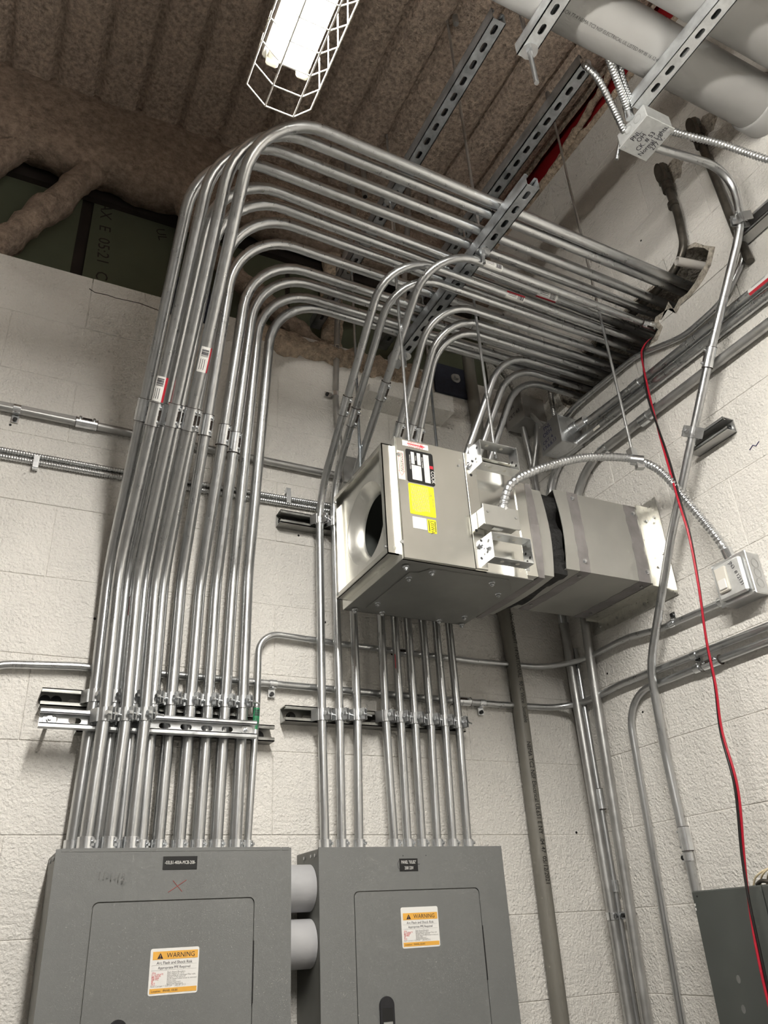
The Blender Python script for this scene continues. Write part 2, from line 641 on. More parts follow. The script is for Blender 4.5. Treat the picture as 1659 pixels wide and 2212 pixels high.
# foam-covered braces in the opening
BR = [([(-.10, .12, 4.17), (-.144, .12, 4.126), (-.248, .115, 3.911), (-.369, .11, 3.674), (-.43, .10, 3.54)], .047,
       'foam-coated diagonal brace running down left from the beam'),
      ([(.10, .12, 4.16), (.18, .12, 4.112), (.315, .12, 3.882), (.477, .12, 3.761), (.622, .12, 3.656), (.80, .12, 3.50)], .040,
       'foam-coated diagonal brace running down right behind the conduits'),
      ([(-.40, .12, 4.14), (-.47, .12, 3.98), (-.54, .12, 3.80)], .05, 'foam-coated brace stub at the left frame edge'),
      ([(.80, .15, 4.20), (.786, .15, 4.08), (.78, .15, 3.86), (.775, .15, 3.5)], .042, 'foam-coated upright post behind the ceiling strut')]
for pts, r, lab in BR:
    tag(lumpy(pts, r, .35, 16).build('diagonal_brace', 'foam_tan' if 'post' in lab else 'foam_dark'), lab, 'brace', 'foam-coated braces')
# overspray on top of the block wall
fo = MB()
d = [Vector((.42 + .02 * i, .03, 3.50 - .035 * math.sin(min(1, i / 8) * PI / 2))) for i in range(34)]
m2 = lumpy(d, .055, .55, 18, step=.02)
tag(m2.build('foam_overspray', 'foam_tan'), 'crumbly tan foam overspray along the top of the back wall', 'foam')
# red steel and foam above the right wall
struct(MB().box(1.545, 1.57, -3.2, .2, 4.32, 4.6).build('trim_3', 'red_steel'))
tag(lumpy([(1.545, -2.2, 4.352), (1.54, -1.0, 4.352), (1.538, -.6, 4.356), (1.54, .1, 4.35)], .018, .55, 22, step=.015).build('foam_ridge', 'foam_tan'),
    'tan foam ridge along the top of the right wall', 'foam')
tag(lumpy([(1.515, -.98, 4.50), (1.515, -.805, 4.445), (1.515, -.635, 4.395), (1.52, -.459, 4.362), (1.53, -.25, 4.352)], .014, .55, 25, step=.015).build('diagonal_brace', 'foam_tan'),
    'tan foam-coated strap slanting down to the right wall top', 'brace', 'foam-coated braces')

# ------------------------------------------------------------------ light fixtures
def fixture(x0, yend, length, label, z0=3.150, ring_step=.0483):
    """twin-tube strip light with a wire guard; the near end is at y = yend, it runs towards -y; z0 = bottom of the guard"""
    t = thing('strip_light', (x0, yend, z0), label, 'light', 'fluorescent strip lights')
    y1 = yend - length
    zt = z0 + .085
    MB().bevbox(x0 - .049, x0 + .049, y1, yend - .024, zt + .026, zt + .064, .005).build('housing', 'white_enamel', t)
    for sx in (-1, 1):
        tb = MB().cyl((x0 + sx * .0325, y1 + .03, zt), (x0 + sx * .0325, yend - .052, zt), .0110, 16).build('tube', 'lamp_tube', t)
        for yy, d in ((yend - .052, 1), (y1 + .03, -1)):
            MB().cyl((x0 + sx * .0325, yy - .012 * d, zt), (x0 + sx * .0325, yy + .004 * d, zt), .0117, 16).build('end_cap', 'cream_plastic', tb)
            s = MB()
            s.bevbox(x0 + sx * .0325 - .013, x0 + sx * .0325 + .013, min(yy, yy + .014 * d), max(yy, yy + .014 * d), zt - .016, zt + .029, .004)
            s.build('lamp_holder', 'cream_plastic', t)
    ld = bpy.data.lights.new('led_light', 'AREA')
    ld.shape = 'RECTANGLE'
    ld.size, ld.size_y = .078, length - .12
    ld.energy = LED_POWER
    ld.color = (1.0, .962, .90)
    link('led_light', ld, Matrix.Translation((x0, yend - length / 2, zt - .013)), t)
    # guard: rails along the lamp and rings across it
    prof = [(-.060, z0 + .114), (-.070, z0 + .047), (-.030, z0), (.030, z0), (.069, z0 + .047), (.060, z0 + .114)]
    for (px, pz) in prof[1:5]:
        MB().cyl((x0 + px, yend, pz), (x0 + px, y1, pz), .0017, 8).build('guard_rail', 'white_enamel', t)
    nrg = int(length / ring_step)
    for k in range(nrg):
        yy = yend - k * ring_step
        pts = [(x0 + p[0], yy - (.024 if i in (0, 5) else 0), p[1]) for i, p in enumerate(prof)] if k else [(x0 + p[0], yy, p[1]) for p in prof[1:5]]
        MB().tube(pts, .0015, 6).build('guard_ring', 'white_enamel', t)
    for yy in (yend - .18, y1 + .18):
        MB().cyl((x0, yy, zt + .06), (x0, yy, DECK + .01), .004, 8).build('hanger', 'galv_dull', t)
    return t


fixture(.1555, -1.020, 2.46, 'caged twin-tube strip light glowing under the ceiling')

# ------------------------------------------------------------------ strut channel
SW, ST = .0413, .0026


def channel(p0, L, O, length, depth=SW, slots=True, off=.0254, pitch=.0508):
    """slotted C channel; p0 = middle of the web's outer face at one end, L along, O from web to opening"""
    p0, L, O = Vector(p0), Vector(L).normalized(), Vector(O).normalized()
    S = O.cross(L)
    m = MB()
    org = p0 - S * (SW / 2)
    if slots:
        n = int((length - off) / pitch + .5)
        loops = []
        for k in range(n):
            c = off + k * pitch
            if c > length - .008:
                break
            lp = []
            hl, hr = .0071, .0069
            for a in range(0, 181, 30):
                aa = math.radians(a - 90)
                lp.append((min(length - .001, c + hl + hr * math.cos(aa)), SW / 2 + hr * math.sin(aa)))
            for a in range(0, 181, 30):
                aa = math.radians(a + 90)
                lp.append((max(.001, c - hl + hr * math.cos(aa)), SW / 2 + hr * math.sin(aa)))
            loops.append((c, lp))
        e = 0.0
        for c, lp in loops:
            e2 = min(length, c + pitch / 2)
            if (c, lp) is loops[-1] or c == loops[-1][0]:
                e2 = length
            m.poly([(e, 0), (e2, 0), (e2, SW), (e, SW)], [lp], ST, (org, L, S))
            e = e2
        # poly lifts along L x S; make sure that is towards O
    else:
        m.poly([(0, 0), (length, 0), (length, SW), (0, SW)], [], ST, (org, L, S))
    if L.cross(S).dot(O) < 0:
        m.v = [v - 2 * O * ((v - p0).dot(O)) for v in m.v]
        m.f = [f[::-1] for f in m.f]
    mid = p0 + L * (length / 2)
    for s in (-1, 1):
        m.obox(mid + S * s * (SW / 2 - ST / 2) + O * depth / 2, L * length / 2, S * ST / 2, O * depth / 2)
        m.obox(mid + S * s * (SW / 2 - .0048) + O * (depth - ST / 2), L * length / 2, S * .0048, O * ST / 2)
        m.obox(mid + S * s * (SW / 2 - .0085) + O * (depth - .004), L * length / 2, S * ST / 2, O * .004)
    return m


HEX = {}


def hexbolt(parent, p, d, r=.0065, h=.005, m='zinc', name='bolt', washer=0.0, stem=0.0):
    """hex head on a surface at p pointing along d"""
    key = (r, h, washer, stem, m)
    if key not in HEX:
        b = MB()
        z = 0.0
        if washer:
            b.cyl((0, 0, 0), (0, 0, .002), washer, 18)
            z = .002
        b.cyl((0, 0, z), (0, 0, z + h), r, 6, smooth=False)
        if stem:
            b.cyl((0, 0, z + h), (0, 0, z + h + stem), r * .55, 8)
        HEX[key] = b.mesh(name, [m])
    return link(name, HEX[key], frame(p, d, (0.3, 1, .2)), parent)


def strut(p0, L, O, length, label, m='strut_galv', depth=SW, group='strut channels', off=.0254, slots=True):
    t = thing('strut_channel', p0, label, 'strut', group)
    channel(p0, L, O, length, depth, slots, off).build('channel', m, t)
    return t


# ceiling struts, web down
strutA = strut((.705, -1.12, 3.70), (0, 1, 0), (0, 0, 1), 1.26, 'long slotted ceiling strut, the one farther left', 'strut_galv')
strutB = strut((.985, -1.12, 3.69), (0, 1, 0), (0, 0, 1), 1.26, 'long slotted ceiling strut just in front of the red steel', 'strut_galv')
strutC = strut((.866, -.957, 3.3437), (0, 1, 0), (0, 0, 1), .80, 'slotted trapeze strut carrying the bank of bent conduits', 'strut_galv', off=.03)
strutT = strut((.745, -2.1, 3.55), (0, 1, 0), (0, 0, 1), .965, 'short-looking slotted strut under the grey pipe, rod through its end', 'strut_new')
strutT2 = strut((1.105, -2.1, 3.55), (0, 1, 0), (0, 0, 1), .955, 'slotted strut at top right ending at the junction box', 'strut_new')

# wall struts, opening towards the room
L1 = strut((-.066, 0, 2.190), (1, 0, 0), (0, -1, 0), .515, 'upper wall strut clamping the row of conduits over the left panel', 'strut_dull')
L2 = strut((.02, 0, 2.134), (1, 0, 0), (0, -1, 0), .482, 'lower wall strut half hidden behind the front strut', 'strut_dull')
L3 = strut((-.066, -.078, 2.128), (1, 0, 0), (0, -1, 0), .502, 'front strut bolted off the wall over the left panel', 'strut_new', depth=.0206)
R1 = strut((.531, 0, 2.189), (1, 0, 0), (0, -1, 0), .553, 'wall strut clamping the nine conduits over the right panel', 'strut_dull')
R2s = strut((.512, 0, 2.772), (1, 0, 0), (0, -1, 0), .26, 'short wall strut just left of the fan', 'strut_dull')
for t, x, z in ((L1, -.03, 2.19), (L1, -.055, 2.19), (L2, .472, 2.134), (R1, .56, 2.189), (R2s, .53, 2.772)):
    hexbolt(t, (x, -.0028, z), (0, -1, 0), .006, .005, 'black', washer=.013)
for x in (-.044, .415):
    hexbolt(L3, (x, -.081, 2.128), (0, -1, 0), .0075, .006, 'zinc', washer=.0145, stem=.006)
    MB().cyl((x, -.078, 2.128), (x, 0, 2.128), .0045, 8).build('threaded_rod', 'galv_dull', L3)
# stub bracket struts on the right wall
K1 = strut((XR, -.852, 2.835), (0, 1, 0), (-1, 0, 0), .135, 'stub strut bracket on the right wall holding the slanted conduit', 'galv_dull', slots=False)
K2 = strut((XR, -1.40, 3.337), (0, 1, 0), (-1, 0, 0), .345, 'stub strut bracket at the right frame edge', 'galv_dull', slots=False)
for k_, yy, zz in ((K1, -.835, 2.835), (K2, -1.19, 3.337)):
    MB().cyl((XR - .003, yy, zz), (XR - .006, yy, zz), .011, 14).build('washer', 'zinc', k_)
    MB().cyl((XR - .006, yy, zz), (XR - .012, yy, zz), .006, 6).build('bolt', 'black', k_)


# ------------------------------------------------------------------ hanger rods
def rod(x, y, z0, z1, label, r=.0047, nut_at=(), m='galv', washer=.018, tail=True):
    t = thing('hanger_rod', (x, y, z0), label, 'rod', 'threaded hanger rods')
    MB().cyl((x, y, z0), (x, y, z1), r, 10).build('rod', m, t)
    for z, d in nut_at:
        hexbolt(t, (x, y, z), (0, 0, d), .0085, .007, 'zinc', 'nut', washer=washer)
    return t


rod(.700, -.505, 2.78, 3.76, 'hanger rod at the front left corner of the fan', nut_at=((3.70, -1),), m='zinc')
rod(.709, -.19, 2.78, 3.76, 'hanger rod at the back left corner of the fan', nut_at=((3.70, -1),), m='zinc_blue')
rod(.968, -.51, 2.80, 3.75, 'hanger rod at the front right corner of the fan', nut_at=((3.69, -1),), m='zinc')
rod(.985, -.19, 2.80, 3.75, 'hanger rod at the back right corner of the fan', nut_at=((3.69, -1),), m='zinc_blue')
rod(.866, -.714, 3.302, DECK + .02, 'trapeze hanger rod with a round washer under the conduit strut', nut_at=((3.3437, -1),), washer=.022)
rod(.872, -.226, 3.30, DECK + .02, 'trapeze hanger rod near the back wall end of the strut', nut_at=((3.3437, -1),), washer=.022)
rod(.748, -1.155, 3.425, DECK + .02, 'hanger rod poking through the end of the upper strut', r=.006, nut_at=((3.55, -1),), washer=.021)
rod(1.358, -.634, 2.845, DECK + .02, 'thin hanger rod holding the looping flexible conduit', r=.0042)
for x, y in ((.885, -.735), (1.357, -.634)):
    MB().cyl((x, y, DECK - .035), (x, y, DECK + .01), .010, 8).build('rod_anchor', 'galv_dull', bpy.data.objects['hanger_rod.004' if x < 1 else 'hanger_rod.007'])

# ------------------------------------------------------------------ conduits and their fittings
CM = {}


def fit_mesh(kind, r):
    key = (kind, round(r, 4))
    if key in CM:
        return CM[key]
    m = MB()
    if kind == 'coupling':
        m.tube([(0, 0, -.029), (0, 0, -.0005), (0, 0, .0005), (0, 0, .029)], 0, 18, True, [r + .0032] * 4)
        m.cyl((0, 0, -.0012), (0, 0, .0012), r + .0039, 18)
        m.box(r + .001, r + .0045, -.0032, .0032, -.0125, .0125, mi=1)
        for z_ in (-.029, .0285):
            m.tube([(0, 0, z_ - .0006), (0, 0, z_ + .0006)], r + .0035, 18, True, mi=1)
    elif kind == 'screw':
        m.cyl((0, 0, 0), (0, 0, .005), .0038, 8)
        m.cyl((0, 0, -.004), (0, 0, 0), .002, 6)
    elif kind == 'connector':
        m.cyl((0, 0, 0), (0, 0, .004), r + .0065, 18)
        m.cyl((0, 0, .004), (0, 0, .027), r + .003, 18)
        m.box(r + .001, r + .0052, -.004, .004, .008, .025)
    elif kind == 'clamp':
        ri, ro, hw = r + .0004, r + .0026, .0155
        n = 16
        vs, fs = [], []
        for k in range(n + 1):
            a = math.radians(-135 + 270 * k / n)
            c, s = math.cos(a), math.sin(a)
            for rr, zz in ((ri, -hw), (ro, -hw), (ro, hw), (ri, hw)):
                vs.append((rr * c, rr * s, zz))
        for k in range(n):
            for j in range(4):
                a, b = k * 4 + j, k * 4 + (j + 1) % 4
                fs.append((a, a + 4, b + 4, b))
        m.add(vs, fs, False)
        for s in (-1, 1):
            m.box(r, r + .017, s * .0045 - .0012, s * .0045 + .0012, -.0155, .0155)
            m.obox((-(r) * .95, s * (r * .98 + .004), 0), (.012, 0, 0), (0, .0012, 0), (0, 0, .0155))
    elif kind == 'clamp_bolt':
        m.cyl((0, -.014, 0), (0, -.0055, 0), .006, 6, smooth=False)
        m.cyl((0, -.0055, 0), (0, .034, 0), .0028, 8)
        m.cyl((0, .0055, 0), (0, .0115, 0), .0062, 6, smooth=False)
    elif kind == 'strap':
        ri, ro, hw = r + .0004, r + .002, .0095
        n = 12
        vs, fs = [], []
        for k in range(n + 1):
            a = math.radians(-95 + 190 * k / n)
            c, s = math.cos(a), math.sin(a)
            for rr, zz in ((ri, -hw), (ro, -hw), (ro, hw), (ri, hw)):
                vs.append((rr * c, rr * s, zz))
        for k in range(n):
            for j in range(4):
                a, b = k * 4 + j, k * 4 + (j + 1) % 4
                fs.append((a, a + 4, b + 4, b))
        m.add(vs, fs)
        m.box(-r, -r + .002, ri, r + .024, -.0095, .0095)
        m.cyl((0, r * .5, 0), (0, r + .001, 0), ro * .6, 10)
    if kind == 'strap_screw':
        m.cyl((0, 0, 0), (0, 0, .005), .0058, 10)
    me = m.mesh(kind, [{'strap_screw': 'black', 'coupling': 'zinc', 'screw': 'zinc', 'connector': 'zinc', 'clamp': 'galv', 'clamp_bolt': 'zinc', 'strap': 'zinc'}[kind], 'stud_dark'])
    CM[key] = me
    return me


def coupling(root, p, axis, face, r):
    mw = frame(p, axis, face)
    c = link('coupling', fit_mesh('coupling', r), mw, root)
    for z in (-.016, .016):
        q = mw @ Vector((r + .0030, 0, z * 1.15))
        link('screw', fit_mesh('screw', .01), frame(q, mw.col[0].to_3d(), axis), c)
    return c


def connector(root, p, axis, face, r):
    mw = frame(p, axis, face)
    c = link('connector', fit_mesh('connector', r), mw, root)
    q = mw @ Vector((r + .0052, 0, .017))
    link('screw', fit_mesh('screw', .01), frame(q, mw.col[0].to_3d(), axis), c)
    return c


def clamp(root, p, axis, out, r):
    mw = frame(p, axis, out)
    c = link('clamp', fit_mesh('clamp', r), mw, root)
    q = mw @ Vector((r + .011, 0, 0))
    m2 = mw.copy()
    m2.translation = q
    link('bolt', fit_mesh('clamp_bolt', .01), m2, c)
    return c


def strap(root, p, axis, out, r, flip=False):
    """one-hole strap; the lug points along axis x out (or its opposite)"""
    a = -Vector(axis) if flip else Vector(axis)
    mw = frame(p, a, out)
    c = link('strap', fit_mesh('strap', r), mw, root)
    q = mw @ Vector((-r + .002, r + .016, 0))
    link('screw', fit_mesh('strap_screw', .012), frame(q, out, axis), c)
    return c


def sticker(root, p, axis, face, r, length, red=1, name='sticker', base='white_label', span=62):
    """paper label wrapped round a tube, with a red edge stripe and bar-code bars"""
    mw = frame(p, axis, face)

    def patch(a0, a1, z0, z1, rr, n=8):
        vs, fs = [], []
        for k in range(n + 1):
            a = math.radians(a0 + (a1 - a0) * k / n)
            for z in (z0, z1):
                vs.append((rr * math.cos(a), rr * math.sin(a), z))
        for k in range(n):
            fs.append((2 * k, 2 * k + 2, 2 * k + 3, 2 * k + 1))
        return vs, fs
    b = MB()
    b.add(*patch(-span, span, -length / 2, length / 2, r + .0004), True)
    s = link(name, b.mesh(name, [base]), mw, root)
    if red:
        b = MB()
        b.add(*patch(span * .52 if red > 0 else -span, span if red > 0 else -span * .52, -length / 2, length / 2, r + .0007, 4), True)
        link('red_stripe', b.mesh('red_stripe', ['red_tape']), mw, s)
    b = MB()
    z = length * .12
    while z < length * .40:
        w = random.choice((.0008, .0014, .0022))
        b.add(*patch(-span * .75, span * .3, z, z + w, r + .0007, 5), True)
        z += w + random.choice((.0009, .0015))
    for k in range(3):
        b.add(*patch(-span * (.7 - .3 * k), -span * (.62 - .3 * k), -length * .4, length * .02, r + .0007, 2), True)
    link('bar_code', b.mesh('bar_code', ['ink']), mw, s)
    return s


def conduit(pts, rad, r, label, m='galv_pipe', name='conduit', cat='conduit', group=None, n=14):
    t = thing(name, pts[0], label, cat, group)
    path = fillet(pts, rad)
    MB().tube(path, r, n).build('tube', m, t)
    return t


R100, R75, R50 = .01475, .0117, .009
ORD = ['first', 'second', 'third', 'fourth', 'fifth', 'sixth', 'seventh', 'eighth', 'ninth', 'tenth', 'eleventh', 'twelfth']
VDATA = [
    ('V1', [(.040, -.056, 1.85), (.050, -.056, 2.193), (.048, -.056, 2.528), (.065, -.694, 3.4), (1.66, -.668, 3.4)], .380, 1),
    ('V2', [(.060, -.114, 1.85), (.069, -.114, 2.136), (.065, -.114, 2.514), (.097, -.756, 3.4), (1.66, -.718, 3.4)], .351, 2),
    ('V5', [(.091, -.056, 1.85), (.096, -.056, 2.194), (.094, -.056, 2.524), (.125, -.641, 3.4), (1.66, -.582, 3.4)], .392, 3),
    ('V3', [(.107, -.114, 1.85), (.116, -.114, 2.139), (.112, -.114, 2.506), (.131, -.810, 3.4), (1.66, -.783, 3.4)], .352, 4),
    ('V6', [(.138, -.056, 1.85), (.140, -.056, 2.195), (.140, -.056, 2.528), (.155, -.595, 3.4), (1.66, -.547, 3.4)], .403, 5),
    ('V4', [(.153, -.114, 1.85), (.159, -.114, 2.142), (.156, -.114, 2.513), (.164, -.853, 3.4), (1.66, -.809, 3.4)], .341, 6),
    ('V7', [(.185, -.056, 1.85), (.186, -.056, 2.197), (.186, -.056, 2.522), (.196, -.547, 3.4), (1.66, -.507, 3.4)], .416, 7),
    ('V8', [(.223, -.056, 1.85), (.229, -.056, 2.198), (.232, -.056, 2.523), (.227, -.477, 3.4), (1.66, -.448, 3.4)], .427, 8),
    ('V9', [(.270, -.056, 1.85), (.277, -.056, 2.199), (.283, -.056, 2.517), (.290, -.401, 3.4), (1.66, -.384, 3.4)], .432, 9),
    ('V10', [(.314, -.056, 1.85), (.321, -.056, 2.201), (.326, -.056, 2.530), (.323, -.356, 3.4), (1.66, -.344, 3.4)], .421, 10),
    ('V11', [(.357, -.056, 1.85), (.364, -.056, 2.202), (.372, -.056, 2.553), (.356, -.298, 3.4), (1.66, -.300, 3.4)], None, 11),
    ('V12', [(.403, -.056, 1.85), (.410, -.056, 2.203), (.414, -.056, 2.566), (.402, -.268, 3.4), (1.66, -.265, 3.4)], None, 12)]
VOBJ = {}
for key, pts, tc, k in VDATA:
    t = conduit(pts, [.6, .22, .165, ], R100, '%s from the left of the twelve large conduits over the left panel' % ORD[k - 1],
                group='conduits rising from the left panel')
    VOBJ[key] = t
    connector(t, pts[0], (0, 0, 1), (.8, -1, 0), R100)
    clamp(t, pts[1], Vector(pts[2]) - Vector(pts[1]), (.55, -1, 0), R100)
    if tc:
        a, b = Vector(pts[2]), Vector(pts[3])
        coupling(t, a.lerp(b, tc), b - a, (.8, -.9, -.8), R100)
a, b = Vector(VDATA[1][1][2]), Vector(VDATA[1][1][3])
sticker(VOBJ['V2'], a.lerp(b, .409), b - a, (-.15, -1, -.6), R100, .062, red=1)
a, b = Vector(VDATA[5][1][2]), Vector(VDATA[5][1][3])
sticker(VOBJ['V4'], a.lerp(b, .471), b - a, (.2, -1, -.6), R100, .062, red=1)
sticker(VOBJ['V5'], (1.179, -.6005, 3.4), (1, 0, 0), (0, -.7, -1), R100, .075, red=1)
MB().box(.1045, .1065, -.068, -.0665, 2.40, 2.452).build('red_mark', 'red_tape', VOBJ['V5'])

SDATA = [
    ('S1', [(.631, -.056, 1.85), (.628, -.056, 2.185), (.630, -.056, 2.846), (.610, -.630, 3.322), (1.66, -.607, 3.322)], .400, 1),
    ('S2', [(.676, -.056, 1.85), (.679, -.056, 2.188), (.678, -.056, 2.900), (.661, -.580, 3.322), (1.66, -.566, 3.322)], .338, 2),
    ('S3', [(.723, -.056, 1.85), (.732, -.056, 2.191), (.730, -.056, 2.880), (.708, -.700, 3.322), (1.66, -.681, 3.322)], .447, 3),
    ('S4', [(.823, -.056, 1.85), (.818, -.056, 2.193), (.820, -.056, 2.820), (.815, -.522, 3.322), (1.66, -.517, 3.322)], .400, 4),
    ('S5', [(.862, -.056, 1.85), (.864, -.056, 2.193), (.863, -.056, 2.820), (.869, -.477, 3.322), (1.66, -.472, 3.322)], .420, 5),
    ('S6', [(.904, -.056, 1.85), (.909, -.056, 2.192), (.907, -.056, 2.800), (.890, -.434, 3.322), (1.66, -.429, 3.322)], .445, 6),
    ('S7', [(.950, -.056, 1.85), (.960, -.056, 2.191), (.958, -.056, 2.600), (1.148, -.390, 3.322), (1.66, -.385, 3.322)], None, 7),
    ('S8', [(.997, -.056, 1.85), (1.007, -.056, 2.191), (1.004, -.056, 2.600), (1.209, -.340, 3.322), (1.66, -.335, 3.322)], None, 8),
    ('S9', [(1.044, -.056, 1.85), (1.053, -.056, 2.188), (1.050, -.056, 2.600), (1.272, -.295, 3.322), (1.66, -.290, 3.322)], None, 9)]
SOBJ = {}
for key, pts, tc, k in SDATA:
    t = conduit(pts, [.6, .22, .135], R75, '%s from the left of the nine slimmer conduits over the right panel' % ORD[k - 1],
                group='conduits rising from the right panel')
    SOBJ[key] = t
    connector(t, pts[0], (0, 0, 1), (.8, -1, 0), R75)
    clamp(t, pts[1], Vector(pts[2]) - Vector(pts[1]), (.55, -1, 0), R75)
    if k < 3:
        clamp(t, (pts[2][0], pts[2][1], 2.772), (0, 0, 1), (.55, -1, 0), R75)
    if tc:
        a, b = Vector(pts[2]), Vector(pts[3])
        coupling(t, a.lerp(b, tc), b - a, (.8, -.9, -.8), R75)
coupling(SOBJ['S3'], (1.503, -.684, 3.322), (1, 0, 0), (0, -.4, -1), R75)
sticker(SOBJ['S3'], (.905, -.697, 3.322), (1, 0, 0), (0, -.9, -.5), R75, .06, red=0)
sticker(SOBJ['S1'], (1.033, -.6207, 3.322), (1, 0, 0), (0, -.6, -.8), R75, .065, red=-1)
MB().box(.8525, .8540, -.0665, -.065, 2.33, 2.372).build('red_mark', 'red_tape', SOBJ['S5'])

# slim stub conduit: left panel -> bend -> along the back wall -> round the corner -> switch box
stub = conduit([(.434, -.050, 1.85), (.450, -.050, 2.20), (.460, -.022, 2.29), (.461, -.020, 2.411), (.70, -.020, 2.402), (1.16, -.020, 2.392),
                (1.505, -.025, 2.396), (1.507, -.32, 2.408), (1.507, -.45, 2.388), (1.507, -.705, 2.384)],
               [.3, .3, .10, .3, .3, .24, .4, .4], R50, 'slim conduit arching out of the left panel to the switch box', group='slim wall conduits')
connector(stub, (.434, -.050, 1.85), (0, 0, 1), (.8, -1, 0), R50)
coupling(stub, (.90, -.020, 2.397), (1, 0, 0), (0, -1, 0), R50)
sticker(stub, (.4475, -.050, 2.165), (.045, 0, 1), (.35, -1, 0), R50, .055, red=0, base='green_label', span=80)
strap(stub, (1.507, -.50, 2.3875), (0, -1, 0), (-1, 0, 0), R50, True)
# level conduit below it
low = conduit([(-.30, -.018, 2.10), (-.20, -.018, 2.262), (.0, -.018, 2.274), (.62, -.018, 2.269), (1.22, -.018, 2.263), (1.51, -.018, 2.268), (1.511, -.25, 2.284), (1.511, -1.9, 2.272)],
              [.12, .3, .3, .3, .2, .4], .0100, 'level conduit crossing low behind both conduit groups and round the corner', group='slim wall conduits')
coupling(low, (1.095, -.018, 2.2645), (1, 0, 0), (0, -1, .3), .0100)
for x in (.503, 1.165):
    strap(low, (x, -.018, 2.270 if x < 1 else 2.264), (1, 0, 0), (0, -1, 0), .0100)
strap(low, (1.511, -.545, 2.2815), (0, -1, 0), (-1, 0, 0), .0100)
low2 = conduit([(1.511, -1.9, 2.245), (1.511, -.262, 2.246), (1.511, -.225, 1.2)], [.105], .0100,
               'conduit on the right wall bending from level to straight down', group='slim wall conduits')
coupling(low2, (1.511, -.595, 2.2455), (0, 1, 0), (-1, 0, .3), .0100)
strap(low2, (1.511, -.545, 2.2455), (0, -1, 0), (-1, 0, 0), .0100, True)
# corroded conduit near the top of the back wall, part painted
pa = conduit([(-1.0, -.016, 2.972), (.718, -.016, 2.966)], [], .0118, 'level conduit high on the back wall, its left end painted', 'galv_dull', group='slim wall conduits')
MB().tube([(-1.0, -.0164, 2.9725), (-.25, -.0164, 2.9725), (-.05, -.0166, 2.9722)], .0122, 14).build('paint_coat', 'wall_paint_grey', pa)
coupling(pa, (-.055, -.016, 2.970), (1, 0, 0), (0, -1, .5), .0118)
strap(pa, (-.235, -.016, 2.9715), (1, 0, 0), (0, -1, 0), .0122)
# armoured cables below it
for k, z in enumerate((2.843, 2.8235)):
    t = tag(corrugated([(-1.0, -.010, z - .004), (.02, -.010, z - .002), (.70, -.010, z + .012), (.80, -.010, z + .015)], .0072, .0066, .0012, 8).build('armoured_cable', 'galv'),
            'upper of two armoured cables along the back wall' if k == 0 else 'lower of two armoured cables along the back wall', 'cable', 'armoured cables on the back wall')
cl = thing('cable_clip', (-.165, -.01, 2.82), 'small clip on the armoured cables at far left', 'clip', 'cable clips')
MB().box(-.172, -.158, -.0215, -.0195, 2.80, 2.836).build('clip', 'zinc', cl)
MB().box(-.172, -.158, -.019, -.001, 2.798, 2.803).build('foot', 'zinc', cl)
cl = thing('cable_clip', (.545, -.01, 2.83), 'small clip on the armoured cables above the short strut', 'clip', 'cable clips')
MB().box(.538, .552, -.0215, -.0195, 2.832, 2.872).build('clip', 'zinc', cl)
MB().box(.538, .552, -.019, -.001, 2.870, 2.885).build('foot', 'zinc', cl)
# dull pipe dropping to the square box on the back wall
tp = conduit([(.738, -.022, 3.88), (.722, -.022, 3.55), (.709, -.022, 3.27), (.716, -.022, 3.12), (.728, -.022, 3.02)], [.3, .3, .2], .0105,
             'dull pipe dropping down the back wall into a square box', 'galv_dull', group='slim wall conduits')
strap(tp, (.709, -.022, 3.282), (0, 0, 1), (0, -1, 0), .0105, True)
sticker(tp, (.719, -.022, 3.47), (0, 0, 1), (.2, -1, 0), .0105, .05, red=0, base='paper_pale')
sb = thing('square_box', (.765, 0, 2.92), 'square steel box on the back wall behind the fan corner', 'box', 'junction boxes')
MB().bevbox(.715, .817, -.045, 0, 2.925, 3.030, .003).build('body', 'galv_dull', sb)
MB().bevbox(.719, .813, -.048, -.045, 2.929, 3.026, .001).build('cover', 'galv_dull', sb)
for x, z in ((.726, 3.019), (.806, 2.936)):
    hexbolt(sb, (x, -.048, z), (0, -1, 0), .004, .002, 'zinc', 'screw')

for p_, z1, lab in (((.852, -.05), 4.285, 'short open pipe stub under the deck, the one farther left'), ((1.168, -.05), 4.312, 'short open pipe stub under the deck, the one farther right')):
    t = thing('pipe_stub', (p_[0], p_[1], z1), lab, 'pipe', 'pipes under the deck')
    MB().cyl((p_[0], p_[1], z1), (p_[0], p_[1], DECK + .02), .0115, 14).build('tube', 'galv_dull', t)
    MB().cyl((p_[0], p_[1], z1 - .0006), (p_[0], p_[1], z1 + .001), .0088, 14).build('bore', 'black', t)
for pts, lab in (([(.775, -.05, DECK + .02), (.790, -.05, 4.25), (.802, -.045, 4.17), (.785, -.03, 4.02), (.740, -.022, 3.86)], 'dull pipe bending down from the deck, the one farther left'),
                 ([(1.062, -.05, DECK + .02), (1.045, -.05, 4.25), (1.030, -.05, 4.12), (1.010, -.05, 3.98), (1.0, -.03, 3.75)], 'dull pipe bending down from the deck, the one farther right')):
    t = conduit(pts, [.2] * 3, .0112, lab, 'galv_dull', name='pipe_drop', cat='pipe', group='pipes under the deck')
    MB().cyl(pts[1], (pts[1][0], pts[1][1], pts[1][2] + .05), .0155, 14).build('coupling', 'galv_dull', t)

